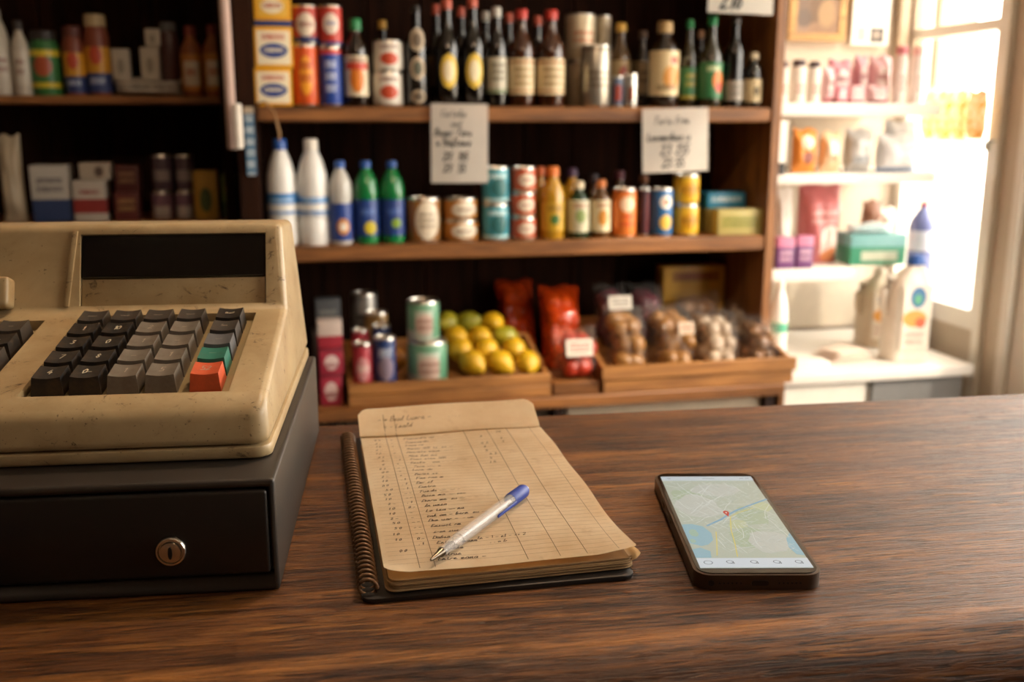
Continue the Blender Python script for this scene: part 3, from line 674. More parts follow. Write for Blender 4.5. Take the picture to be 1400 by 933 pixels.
can('drink_can', 'orange can beside the orange-capped bottle', 837, 870, 257, V1, z, lab('#d9752a', ('oval', 0, .68, .6, .16, '#e6c2a0'), ('text', -.6, .6, .2, .5, 2, '#b83a20'), ('band', .9, 1, '#c9601e')))
for x0, x1, yt, c, nm in ((800, 824, 238, '#2a2430', 'dark-capped bottle in the second row of the middle shelf'), (834, 860, 234, '#5a2434', 'wine-red capped bottle in the second row of the middle shelf'), (868, 892, 240, '#7a4a2a', 'brown-capped bottle behind the blue can')):
    bottle('sauce_bottle', nm, x0, x1, yt, V2, z, 'sauce', glass('#3a2412'), plain(c, .4), [(.2, .6, lab('#6a4a22'))])
can('drink_can', 'narrow dark red can left of the blue can', 874, 889, 257, V1 + .02, z, lab('#3a2430', ('rect', .0, .8, .1, .9, '#7a3438')))
can('drink_can', 'blue can with a white and a gold circle', 890, 920, 257, V1, z, lab('#1f5f96', ('oval', .1, .72, .6, .14, '#dcd4c4'), ('oval', .1, .3, .6, .16, '#d9b24a'), ('oval', .1, .72, .25, .06, '#c05a3a')))
yc = lab('#e0ae1e', ('oval', 0, .5, .7, .26, '#c98e14'), ('text', -.6, .6, .4, .6, 1, '#8a5a14'), ('band', .85, 1, '#c9a030'))
a = can('mustard_tin', 'yellow tin, lower of two', 922, 956, 279, V1, z, yc, 'yellow tins')
can('mustard_tin', 'yellow tin, upper of two', 922, 957, 238, V1, top(a), yc, 'yellow tins')
a = carton('biscuit_box', 'olive box below the blue carton', 959, 984, 284, V1 + .07, z, lab('#9a8a4a', ('text', -.7, .7, .2, .7, 2, '#6a5a2a')), .07)
b = carton('biscuit_box', 'pale yellow flat box with green print in front', 976, 1041, 285, V1 + .005, z, lab('#c9ba72', ('rect', -.9, .9, .25, .75, '#b8a85a'), ('text', -.8, .8, .3, .7, 2, '#7a8a3a')), .055, rz=-.04)
carton('biscuit_box', 'bright blue flat carton lying on the olive box', 959, 1016, 262, V1 + .07, top(a), lab('#2f88ae', ('text', -.8, .8, .3, .8, 1, '#cfe0e4')), .07, rz=.03)

# ------------------------------------------------------------------ left shelves
z = ZA; VA = VF2 + 0.012
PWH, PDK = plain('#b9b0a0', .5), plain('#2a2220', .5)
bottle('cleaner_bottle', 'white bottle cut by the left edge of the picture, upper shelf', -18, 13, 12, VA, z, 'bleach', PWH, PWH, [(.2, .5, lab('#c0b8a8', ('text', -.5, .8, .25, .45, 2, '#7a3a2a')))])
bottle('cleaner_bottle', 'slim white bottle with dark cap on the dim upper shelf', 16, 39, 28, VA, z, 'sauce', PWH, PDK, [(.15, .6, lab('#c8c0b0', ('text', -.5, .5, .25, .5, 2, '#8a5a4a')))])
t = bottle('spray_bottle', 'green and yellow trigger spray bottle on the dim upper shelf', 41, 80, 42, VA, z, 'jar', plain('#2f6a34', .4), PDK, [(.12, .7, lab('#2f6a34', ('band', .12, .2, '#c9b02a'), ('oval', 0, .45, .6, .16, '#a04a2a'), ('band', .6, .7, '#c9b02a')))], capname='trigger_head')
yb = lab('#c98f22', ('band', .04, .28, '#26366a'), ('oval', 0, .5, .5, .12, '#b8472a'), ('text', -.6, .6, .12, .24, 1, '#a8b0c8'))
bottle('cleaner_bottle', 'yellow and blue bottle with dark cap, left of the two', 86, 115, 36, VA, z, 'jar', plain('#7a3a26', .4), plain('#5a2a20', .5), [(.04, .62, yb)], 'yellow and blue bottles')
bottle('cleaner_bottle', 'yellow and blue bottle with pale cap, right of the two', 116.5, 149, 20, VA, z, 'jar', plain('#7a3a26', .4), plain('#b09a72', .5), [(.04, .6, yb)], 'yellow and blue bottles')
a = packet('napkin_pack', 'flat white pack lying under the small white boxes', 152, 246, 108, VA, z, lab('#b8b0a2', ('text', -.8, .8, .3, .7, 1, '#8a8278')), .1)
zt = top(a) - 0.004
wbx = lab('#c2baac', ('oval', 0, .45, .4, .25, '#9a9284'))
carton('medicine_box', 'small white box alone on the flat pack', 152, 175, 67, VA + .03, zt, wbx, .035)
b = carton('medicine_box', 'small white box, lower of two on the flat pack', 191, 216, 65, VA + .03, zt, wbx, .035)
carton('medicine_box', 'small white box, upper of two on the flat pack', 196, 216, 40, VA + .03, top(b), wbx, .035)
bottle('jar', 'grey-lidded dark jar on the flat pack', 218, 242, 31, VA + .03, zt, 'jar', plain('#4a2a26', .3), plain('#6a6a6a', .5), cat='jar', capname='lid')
ob = lab('#b5722a', ('rect', -.7, .7, .15, .5, '#c9bba0'), ('text', -.5, .5, .25, .42, 1, '#a04a2a'))
bottle('cleaner_bottle', 'orange bottle with white label, left of the pair near the post', 247, 276, 36, VA, z, 'sauce', plain('#8a4a1e', .4), plain('#7a2e22', .5), [(.08, .6, ob)], 'orange bottles near the post')
bottle('cleaner_bottle', 'orange bottle with white label, right of the pair near the post', 278, 306, 34, VA, z, 'sauce', plain('#8a4a1e', .4), plain('#7a2e22', .5), [(.08, .6, ob)], 'orange bottles near the post')
z = ZB
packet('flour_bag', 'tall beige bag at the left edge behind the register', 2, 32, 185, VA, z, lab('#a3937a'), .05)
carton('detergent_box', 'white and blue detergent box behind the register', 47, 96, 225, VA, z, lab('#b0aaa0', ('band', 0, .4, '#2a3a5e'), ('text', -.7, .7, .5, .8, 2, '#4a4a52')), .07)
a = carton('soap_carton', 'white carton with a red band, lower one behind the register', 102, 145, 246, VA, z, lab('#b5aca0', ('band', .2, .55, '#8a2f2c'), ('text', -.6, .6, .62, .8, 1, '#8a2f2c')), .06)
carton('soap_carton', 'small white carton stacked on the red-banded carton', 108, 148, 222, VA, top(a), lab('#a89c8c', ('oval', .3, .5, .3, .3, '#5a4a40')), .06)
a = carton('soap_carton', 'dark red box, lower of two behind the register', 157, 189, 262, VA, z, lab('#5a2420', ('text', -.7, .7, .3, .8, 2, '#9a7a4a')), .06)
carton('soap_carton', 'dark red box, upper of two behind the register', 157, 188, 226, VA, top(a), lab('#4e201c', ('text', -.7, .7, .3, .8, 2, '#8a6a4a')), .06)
jl = lab('#6a4a5a', ('rect', -.8, .8, .1, .5, '#a59a92'))
for x0, x1, w in ((206, 233, 'left'), (238, 263, 'right')):
    a = can('preserve_tin', 'dark tin with pale label, lower of the %s pair behind the register' % w, x0, x1, 262, VA, z, jl)
    can('preserve_tin', 'dark tin with pale label, upper of the %s pair behind the register' % w, x0, x1, 212, VA, top(a), lab('#4a3844', ('rect', -.8, .8, .3, .6, '#8a7e7a')))
carton('cereal_box', 'mustard yellow box behind the register', 265, 297, 233, VA, z, lab('#b0862a', ('oval', 0, .4, .5, .25, '#4a5a2a')), .06)
bottle('oil_bottle', 'dark green bottle with yellow label behind the register near the post', 301, 325, 218, VA, z, 'sauce', plain('#20421f', .3), PDK, [(.3, .75, lab('#5a6a24', ('oval', 0, .5, .5, .12, '#a8963a')))])

# things hanging at the post between the two units
ps = (UL - 0.045 + UL) / 2
def hang(name, label, cat, px0, px1, y0, y1, v, mat, r_sq=False):
    u = U((px0 + px1) / 2, v, 1.2); r = (px1 - px0) / 2 * depth(u, v, 1.2) / FPX
    za, zb_ = Z(y1, u, v), Z(y0, u, v)
    bm = lathe([(0, za), (r * .9, za), (r, za + .003), (r, zb_ - .003), (r * .9, zb_), (0, zb_)], 16) if not r_sq else box(-r, r, -.004, .004, za, zb_, .001, 1)
    return tag(obj(name, bm, mat, None, F(u, v, 0), (0, 0, AS)), label, cat)
hang('rolled_paper', 'long pinkish rolled paper hanging left of the wooden post', 'paper roll', 309, 323, -30, 204, VF - .03, plain('#c3a79a', .7))
hang('rolled_paper', 'short white paper roll hanging in front of the long pinkish one', 'paper roll', 318.5, 331, 142, 203, VF - .062, plain('#e6ded2', .7))
hang('label_strip', 'blue and white printed strip fixed on the wooden post', 'strip', 334, 347, 146, 240, VF - .0085, pr('#3a6a8a', (('text', -.008, .008, 1.02, 1.24, 9, '#c8d2d8'), ('band', 1.215, 1.26, '#b8a890'))), True)
u0 = U(352, VF - .008, 1.2); zt = Z(150, u0, VF - .008)
bm = bmesh.new(); hk = U(383, VF - .02, 1.15) - u0
add_tube(bm, [(0, 0.006, zt), (0.002, -.01, zt + .012), (hk * .4, -.02, zt + .016), (hk * .8, -.022, zt - .006), (hk, -.022, zt - .05), (hk * .97, -.022, zt - .065)], .0028)
tag(obj('wire_hook', bm, plain('#8a6a48', .35, .8), None, F(u0, VF - .008, 0), (0, 0, AS)), 'bent wire hook curving out from the post above the milk bottles', 'hook')

# ------------------------------------------------------------------ price cards
def card(name, label, x0, x1, y0, y1, v, lines, tilt=0.0, seed=1, ink='#3a3836'):
    u = U((x0 + x1) / 2, v, Z((y0 + y1) / 2, 0.5, v)); zb = Z(y1, u, v); zt = Z(y0, u, v)
    w = (x1 - x0) * depth(u, v, (zb + zt) / 2) / FPX; h = zt - zb
    t = thing(name, label, 'sign', F(u, v, zb), AS); t.rotation_euler = (0, tilt, AS)
    bm = bmesh.new(); n = 8
    def bend(x, zz): return -0.004 * math.sin(math.pi * (x / w + .5)) - 0.003 * (1 - zz / h) ** 2
    g = [[bm.verts.new((-w / 2 + w * i / n, bend(-w / 2 + w * i / n, h * j / n), h * j / n)) for i in range(n + 1)] for j in range(n + 1)]
    for j in range(n):
        for i in range(n): bm.faces.new((g[j][i], g[j][i + 1], g[j + 1][i + 1], g[j + 1][i]))
    ext = bmesh.ops.solidify(bm, geom=bm.faces[:], thickness=0.0006)
    obj('paper', bm, plain('#f0e8dc', .75, var=.05), t)
    bm = bmesh.new(); rnd = random.Random(seed)
    for txt, fx, fz_, s, wd in lines: write(bm, txt, -w / 2 + fx * w, fz_ * h, s * w, wd, lambda a, b: 0, rnd=rnd)
    for vtx in bm.verts: x, y = vtx.co.x, vtx.co.y; vtx.co = (x, bend(x, y) - 0.0012, y)
    obj('handwriting', to_mesh(bm, 'handwriting', None), plain(ink, .7), t)
card('price_card', 'larger handwritten white price card hanging from the shelf above the gold cans', 588.5, 667, 142, 250, VF - .012,
     [('Cartolin', .16, .84, .055, .0016), ('und', .34, .72, .05, .0016), ('Bayer Toru', .06, .60, .06, .0024), ('u Naftona', .08, .475, .06, .0024), ('23  135', .2, .29, .065, .003), ('23  55', .2, .14, .065, .003)], .012, 3)
card('price_card', 'wider handwritten white price card hanging over the yellow tins', 877, 972, 148, 235, VF - .012,
     [('Tarte Fron', .16, .76, .05, .0016), ('Lavandina u', .06, .50, .055, .0026), ('23 355', .26, .28, .07, .003), ('23 55', .28, .08, .065, .003)], -.03, 5)
card('price_card', 'printed card at the top right corner of the wooden shelves, cut by the picture edge', 965, 1061, -60, 19, VF - .012,
     [('218', .15, .08, .13, .006), ('3 45', .15, .55, .1, .004)], 0.02, 8)

# ------------------------------------------------------------------ crates on the lower board
def crate(label, px0, px1, vf, vb, hf, hb, flare=0.0, slats=2):
    """display crate: front slats, side boards, back board and a sloping base board"""
    a, b = U(px0, vf, ZL + .02), U(px1, vf, ZL + .02); w = b - a; d = vb - vf
    t = thing('wooden_crate', label, 'crate', F((a + b) / 2, vf, ZL + .0005), AS)
    th = .01; hs = hf / slats
    for k in range(slats):
        y0 = -flare * (k + .5) / slats
        obj('front_slat', box(-w / 2 - flare * .5 * k, w / 2 + flare * .5 * k, y0, y0 + th, k * hs + .0008, (k + 1) * hs - .0008, .0015, 1), M_CRATE, t)
    for s in (-1, 1):
        x0 = s * (w / 2 - th / 2) - th / 2
        bm = bmesh.new()
        add_box(bm, x0, x0 + th, th + .001, d - th - .001, 0, hf * .9)
        for v in bm.verts:
            if v.co.z > .01 and v.co.y > d / 2: v.co.z = hb
        obj('side_board', bm, M_CRATE, t)
    obj('back_slat', box(-w / 2, w / 2, d - th, d, 0, hb, .0015, 1), M_CRATE, t)
    bm = bmesh.new(); add_box(bm, -w / 2 + th + .001, w / 2 - th - .001, th + .001, d - th - .001, .004, .012)
    slope = hb - .05
    for v in bm.verts:
        if v.co.y > d / 2: v.co.z += slope
    obj('base_board', bm, M_CRATE, t)
    def zbase(v): return ZL + .0005 + .0125 + slope * max(0, min(1, (v - vf - th) / (d - 2 * th)))
    return t, zbase
c1, zb1 = crate('small wooden crate holding lemons and tins', 477, 753, VLF + .01, 2.47, .055, .10)
c2, zb2 = crate('larger wooden crate heaped with bagged vegetables', 825, 1083, VLF + .005, 2.50, .068, .13, .012)

def produce_mesh(r, seed, long=1.15, bump=.05, tip=.0):
    rnd = random.Random(seed); bm = bmesh.new(); bmesh.ops.create_icosphere(bm, subdivisions=3, radius=1)
    ph = [rnd.uniform(0, 6.28) for _ in range(5)]
    for v in bm.verts:
        c = v.co; k = 1 + bump * (math.sin(3 * c.x + ph[0]) * math.sin(2.7 * c.y + ph[1]) + .6 * math.sin(5 * c.z + ph[2] + 2 * c.x))
        e = tip * max(0, abs(c.x) - .86) / .14
        v.co = Vector((c.x * long * (1 + e), c.y, c.z)) * (k * r)
    return to_mesh(bm, 'produce', 180)
def skin(name, c1_, c2_, scale=30, rough=.45, bump=.15):
    t = NT(name); n = t.noise(t.coord(), scale, 4, .6); n2 = t.noise(t.coord(), 400, 2)
    t.set(Base_Color=t.mix(t.ramp(n, [(.35, (0, 0, 0)), (.7, (1, 1, 1))]), rgb(c1_), rgb(c2_)), Roughness=rough); t.bump(n2, bump, .001)
    return t.m
M_LEMON = skin('lemon_skin', '#d0a00e', '#b59114', 25); M_LIME = skin('greenish_lemon_skin', '#9a8d16', '#777a18', 25)
lm = [produce_mesh(.0295, s, 1.12, .02, .22) for s in range(3)]
rnd = random.Random(4)
rows = [('front row', [646, 684, 721], 496, VLF + .06), ('second row', [630, 665, 703], 478, VLF + .118), ('third row', [624, 656, 692], 462, VLF + .172), ('back row', [612, 640, 673], 442, VLF + .235)]
order = ['left', 'middle', 'right']
for ri, (rn, xs, py, v) in enumerate(rows):
    for k, px in enumerate(xs):
        u = U(px, v, ZL + .05); zc = zb1(v) + .029
        zz = max(zc, Z(py, u, v))
        green = (ri == 3 and k < 2) or (ri == 2 and k == 2)
        o = obj('lemon', lm[(ri + k) % 3], M_LIME if green else M_LEMON, None, F(u, v, zz), (rnd.uniform(-.4, .4), rnd.uniform(-.5, .5), rnd.uniform(0, 6.28)))
        tag(o, '%s lemon, %s one of the %s in the small crate' % ('greenish' if green else 'yellow', order[k], rn), 'lemon', 'lemons in the small crate')
# tins beside and inside the small crate
gl = lab('#b9c2b0', ('band', .78, .95, '#6a9a7a'), ('oval', 0, .45, .65, .25, '#c9b0a0'), ('rect', .5, 1.0, .1, .8, '#5f9a78'), ('rect', -1, -.6, .3, .9, '#6fa486'), ('text', -.5, .5, .3, .6, 2, '#8a5a4a'))
v = VLF + .03; zb_ = zb1(v + .06)
a = can('milk_tin', 'green and white tin, larger one below in the crate', 557, 611, 464, v, zb_, gl, 'green and white tins')
can('milk_tin', 'green and white tin, smaller one on top in the crate', 556, 600, 410, v + .003, top(a), gl, 'green and white tins')
rcn = lab('#a8323e', ('oval', 0, .5, .7, .24, '#c98a8a'), ('text', -.6, .6, .4, .6, 1, '#d9c0b8'), ('band', .9, 1, '#8a2430'))
can('drink_can', 'red can at the front left of the small crate', 482, 508, 468, v, zb1(v + .04), rcn, 'red cans on the lower board')
can('drink_can', 'red can behind the front one in the small crate', 481, 504, 450, v + .065, zb1(v + .1), rcn, 'red cans on the lower board')
bcn = lab('#20386e', ('oval', 0, .45, .7, .22, '#8a7a8a'), ('text', -.6, .6, .6, .85, 1, '#b8c0d0'), ('band', 0, .1, '#8a8a96'))
can('drink_can', 'blue can at the front of the small crate', 511, 541, 460, v, zb1(v + .04), bcn, 'blue cans on the lower board')
can('drink_can', 'blue can behind the front blue can', 509, 534, 444, v + .07, zb1(v + .11), bcn, 'blue cans on the lower board')
can('food_can', 'pale gold tin behind the blue cans', 498, 530, 426, v + .135, zb1(v + .17), lab('#a88a5a', ('oval', 0, .4, .6, .3, '#c9b898'), ('band', .8, 1, '#8a6a3a')))
can('food_can', 'silver tin at the back of the small crate', 480, 516, 400, v + .21, zb1(v + .24), lab('#8e8a84', ('text', -.6, .6, .3, .7, 3, '#4a4642'), rough=.35, metal=.5))
o = obj('orange', produce_mesh(.03, 9, 1.0, .02), skin('orange_skin', '#b5721c', '#8f5a18'), None, F(U(540, v + .13, ZL + .07), v + .13, zb1(v + .13) + .0305), (.3, .2, 1)); tag(o, 'single orange-brown fruit between the tins in the small crate', 'fruit')
v = VLF + .035
rb = lab('#a02c40', ('oval', 0, .45, .6, .3, '#d8c0bc'), ('band', .88, 1, '#7a2030'), ('text', -.7, .7, .2, .45, 1, '#8a2030'))
a = carton('sweet_box', 'crimson box at the front beside the drawer, bottom of the pile', 436, 466, 508, v, ZL, rb, .05)
b = carton('sweet_box', 'crimson box with white top beside the drawer, middle of the pile', 434, 467, 474, v, top(a), rb, .05, rz=.04)
carton('sweet_box', 'crimson and white box beside the register, top of the pile', 432, 466, 437, v + .01, top(b), lab('#a83240', ('band', .45, 1, '#cbbab0')), .05)
a = carton('sweet_box', 'grey box standing behind the crimson boxes', 428, 462, 450, v + .12, ZL, lab('#4a3e3a'), .05)
carton('sweet_box', 'grey-blue box on top behind the crimson boxes', 430, 464, 408, v + .12, top(a), lab('#4e5256', ('text', -.7, .7, .3, .7, 2, '#8a8a86')), .05)

# ------------------------------------------------------------------ bagged vegetables
M_FILM = plain('#f2ece4', 0.1, 0.0, 0.8, var=0, alpha=0.05)
M_FILM_O = plain('#e0480e', 0.12, 0.0, 0.8, var=0, alpha=0.40)
def bag(label, px0, px1, py0, py1, v, kind, seed, n, film=True, paper=None, base=None):
    """clear bag of produce lying on the sloping base of the big crate"""
    rnd = random.Random(seed); px = (px0 + px1) / 2; py = (py0 + py1) / 2
    u = U(px, v, ZL + .1); z0 = zb2(v) if base is None else base
    hw = (px1 - px0) / 2 * depth(u, v, ZL + .1) / FPX
    zt_ = Z(py0, u, v); h = max(.09, zt_ - z0)
    t = thing('produce_bag', label, 'bag', F(u, v, z0), AS, 'bags in the larger crate')
    nm, cols, r, lg = {'onion': ('onion', ('#6a2436', '#3e1624'), .025, 1.0), 'potato': ('potato', ('#94662e', '#744a1e'), .026, 1.25), 'tomato': ('tomato', ('#b5341c', '#8f2a14'), .026, 1.0),
                       'garlic': ('garlic_bulb', ('#c9b49a', '#a08468'), .022, 1.0), 'orange': ('mandarin', ('#d8560f', '#b8400c'), .024, 1.0), 'nut': ('walnut', ('#8a6038', '#5e3d20'), .02, 1.1)}[kind]
    m = MATS.get(kind) or skin(kind + '_skin', cols[0], cols[1], 40, .4); MATS[kind] = m
    me = produce_mesh(r, seed, lg, .05); dd = .075
    cells = []
    nx = max(1, round(2 * (hw - .004) / (1.9 * r * max(1, lg * .8)))); k = 0; lay = 0
    top_ = .05
    while lay < 6:
        zc = r + lay * r * 1.55
        if zc + r > h * .97 and lay > 0: break
        for iy in (-1, 1) if dd > 2.6 * r else (0,):
            for ix in range(nx):
                top_ = zc + r
                x = (-(nx - 1) / 2 + ix + (.25 if lay % 2 else -.1) * (nx > 1)) * (2 * hw - 2 * r) / max(1, nx)
                o = obj(nm, me, m, t, (x + rnd.uniform(-.003, .003), iy * r * .95 + lay * .012, zc + rnd.uniform(-.002, .002) + max(0, iy) * .006), (rnd.uniform(-.4, .4), rnd.uniform(-.4, .4), rnd.uniform(-.5, .5) if lg > 2 else rnd.uniform(0, 6)))
                o.scale = [rnd.uniform(.9, 1.06)] * 3; k += 1
        lay += 1
    if film:
        bm = pillow_mesh(2 * hw + .006, top_ + .022, .11, seed, 16, .02)
        for vtx in bm.verts: vtx.co.y += .012 + .25 * max(0, vtx.co.z - .05)
        obj('clear_film', to_mesh(bm, 'clear_film', 80), M_FILM_O if kind == 'orange' else M_FILM, t)
    if paper:
        x, zf, w, hh, c, ink = paper
        lb = box(-w / 2, w / 2, -.0006, .0006, -hh / 2, hh / 2)
        o = obj('paper_tag', lb, pr(c, (('text', -w * .4, w * .4, -hh * .35, hh * .35, 3, ink),)), t, (x * hw, -.066 + .02 * zf, min(zf * h, top_ - .012)), (-.25, 0, 0))
    return t
a, b = U(757, VLF + .01, ZL), U(819, VLF + .01, ZL)
tag(obj('wooden_block', box(a, b, VLF + .012, VLF + .15, ZL + .0004, ZL + .030, .002, 1), M_SHELF, None, (0, 0, 0), (0, 0, AS)), 'low wooden block between the crates carrying the tomato bag', 'block')
bag('clear bag of tomatoes with white label wedged between the two crates', 758, 817, 440, 515, VLF + .075, 'tomato', 3, 10, True, (-.1, .80, .065, .04, '#e0d6c6', '#9a3a2a'), ZL + .0308)
bag('tall orange-red bag of fruit standing behind the lemon crate', 682, 733, 388, 460, VLF + .34, 'orange', 5, 10, True, None, ZL + .0005)
bag('glossy orange bag of fruit standing behind the tomato bag', 743, 796, 398, 465, VLF + .222, 'orange', 6, 9, True, None, ZL + .0005)
bag('clear bag of dark onions with large white tag at the back', 815, 858, 388, 450, VLF + .222, 'onion', 7, 9, True, (.1, .75, .06, .035, '#cfc6b8', '#4a4440'))
bag('clear bag of purple onions beside the tagged bag', 862, 908, 388, 440, VLF + .222, 'onion', 8, 9, True)
bag('clear bag of yellow potatoes at the front of the crate', 830, 884, 430, 485, VLF + .09, 'potato', 9, 8, True)
bag('clear bag of red-brown potatoes with shiny film at the front centre', 886, 950, 424, 490, VLF + .09, 'potato', 10, 8, True, (.3, .75, .04, .03, '#cbb49a', '#a0402a'))
bag('dusty bag of walnuts at the back right of the crate', 925, 988, 395, 450, VLF + .222, 'nut', 11, 12, True)
bag('clear bag of garlic bulbs at the front right of the crate', 952, 1012, 436, 478, VLF + .09, 'garlic', 12, 9, True)
bag('small clear bag of brown nuts at the right end of the crate', 1014, 1066, 440, 474, VLF + .09, 'nut', 13, 8, True)
bag('clear bag of pale garlic behind the right end of the crate', 993, 1042, 410, 455, VLF + .222, 'garlic', 14, 10, True)
u = U(938, 2.60, ZL + .2)
o = carton('cardboard_carton', 'mustard yellow carton standing at the back above the vegetable bags', 897, 986, 362, 2.505, ZL + .0, lab('#dba838', ('rect', -.7, .8, .84, .94, '#a06a1c'), ('text', -.5, .6, .86, .92, 1, '#8a3a1c')), .06)

# ------------------------------------------------------------------ white shelves: things on them
z = ZW1; VA = VWF + .02
SMB = plain('#d8cfc4', .4)
for x0, x1, yt, w in ((1066, 1079, 84, 'first'), (1082, 1103, 82, 'second'), (1105, 1123, 84, 'third')):
    bottle('lotion_bottle', 'small pale bottle with dark cap, %s from the wooden post on the top white shelf' % w, x0, x1, yt, VA, z, 'jar', SMB, plain('#3a2226', .5), [(.1, .55, lab('#d9cdc0', ('text', -.6, .6, .2, .45, 2, '#a05a50')))], 'dark-capped lotion bottles')
PK = [('#c9808a', '#8a3a44'), ('#d8a8a8', '#b05a62'), ('#d9b0b4', '#b8727a'), ('#cf98a0', '#a04a58'), ('#dcbcbc', '#b8727a')]
def pk(i): return lab(PK[i][0], ('oval', 0, .55, .55, .22, '#e6d6d0'), ('text', -.6, .6, .45, .65, 1, PK[i][1]), ('band', 0, .15, PK[i][1]))
a = carton('small_pink_box', 'little dark pink box under the stacked pink packets', 1142, 1158, 118, VA, z, pk(0), .04)
b = carton('small_pink_box', 'little red and white box in front of the pink packets', 1160, 1182, 117, VA, z, pk(1), .04)
packet('pink_packet', 'narrow pink packet next to the dark-capped bottles', 1125, 1141, 92, VA, z, pk(2), .04, seed=1)
packet('pink_packet', 'rosy pink packet leaning behind the little boxes, left', 1130, 1166, 82, VA + .06, z, pk(0), .05, seed=2)
packet('pink_packet', 'rosy pink packet behind the little boxes, centre', 1166, 1186, 76, VA + .06, z, pk(3), .05, seed=3)
packet('pink_packet', 'large pale pink packet at the right of the top white shelf', 1186, 1220, 76, VA + .055, z, pk(1), .05, seed=4)
packet('pink_packet', 'small pale pink packet in front of the large one', 1186, 1216, 118, VA, z, pk(4), .04, seed=5)
for x0, x1, yt, c, w in ((1223, 1241, 63, '#cf7a80', 'pink-capped'), (1246, 1263, 64, '#e0b0a8', 'pale-capped')):
    bottle('lotion_bottle', 'tall white bottle, %s, at the window end of the top white shelf' % w, x0, x1, yt, VA, z, 'jar', plain('#ecdcd4', .4), plain(c, .4), [(.1, .6, lab('#f0e2da', ('text', -.5, .5, .2, .5, 3, '#d09088')))])
z = ZW2
packet('snack_bag', 'orange bag with round emblem on the second white shelf', 1082, 1118, 176, VA, z, lab('#d98a34', ('oval', 0, .7, .5, .16, '#ead8c0'), ('oval', .1, .35, .5, .14, '#8a4a3a')), .05, seed=6)
packet('snack_bag', 'peach and cream bag beside the orange bag', 1120, 1151, 180, VA, z, lab('#e2c098', ('oval', 0, .6, .5, .2, '#efe4d0'), ('oval', 0, .35, .35, .1, '#b09a7a')), .05, seed=7)
packet('snack_bag', 'grey-white bag in the middle of the second white shelf', 1154, 1194, 176, VA, z, lab('#b9b6b2', ('oval', 0, .55, .55, .22, '#d6d4d0'), ('text', -.6, .6, .2, .4, 2, '#7a8a9a')), .06, seed=8)
packet('snack_bag', 'white bag leaning at the sunlit end of the second white shelf', 1196, 1258, 184, VA, z, lab('#e8e8ea', ('band', .0, .12, '#8aa0c0')), .07, seed=9)
packet('snack_bag', 'white and blue bag standing behind the leaning white bag', 1206, 1254, 165, VA + .09, z, lab('#dfe3ea', ('text', -.5, .5, .3, .5, 2, '#6a86b0')), .06, seed=10)
u = U(1067, VF + .02, 1.05)
nb_ = thing('card_holder', 'white card with black clip hanging on the side of the wooden shelves', 'sign', F(URR + .0275, VF + .02, Z(240, URR + .03, VF)), AS)
hh = Z(165, URR + .03, VF) - Z(240, URR + .03, VF)
obj('white_card', box(0, .028, .0, .002, .03, hh, .0005, 1), M_WHITE, nb_); obj('black_clip', box(.006, .024, -.006, .01, 0, .029, .002, 1), M_BLACK, nb_)
z = ZW3
packet('red_pack', 'big red and white sack on the third white shelf', 1086, 1148, 252, VA + .03, z, lab('#bd6a6a', ('oval', .3, .3, .5, .2, '#e6cfc4'), ('text', -.6, .6, .5, .7, 2, '#d9b0aa'), ('oval', .5, .12, .4, .1, '#d98a5a')), .09, seed=11)
pp = lab('#6a3a6e', ('band', .7, 1, '#b86a8a'), ('text', -.7, .7, .2, .6, 2, '#c9a0b0'))
carton('soap_box', 'purple and pink box next to the wooden post, third white shelf', 1058, 1084, 324, VA - .015, z, pp, .05)
carton('soap_box', 'purple and pink box in front of the red sack', 1087, 1112, 322, VA - .018, z, pp, .03)
packet('white_pack', 'slim white pack behind the purple boxes', 1058, 1082, 256, VA + .06, z, lab('#e2dcd2'), .04, seed=12)
zz = ZW3
gb = carton('tissue_box', 'green and turquoise box jutting from the third white shelf', 1152, 1232, 318, VA, z, lab('#3f9a78', ('rect', -.6, .7, .15, .45, '#d0d8c0'), ('band', .6, 1, '#7ab8b8')), .10, rz=-.1)
packet('blue_packet', 'pale turquoise packet lying on the green box', 1156, 1226, 305, VA + .02, top(gb), lab('#cfdcdc', ('text', -.6, .6, .3, .8, 1, '#6aa8b0')), .05, seed=13)
b_ = packet('brown_packet', 'brown and white packet standing behind the green box', 1176, 1206, 274, VA + .125, z, lab('#9a6a52', ('oval', .4, .4, .5, .3, '#d8c8b8')), .05, seed=14)
packet('brown_packet', 'white and red packet behind the green box near the window', 1200, 1224, 284, VA + .125, z, lab('#dccfc4', ('band', .3, .5, '#b8524a')), .05, seed=15)

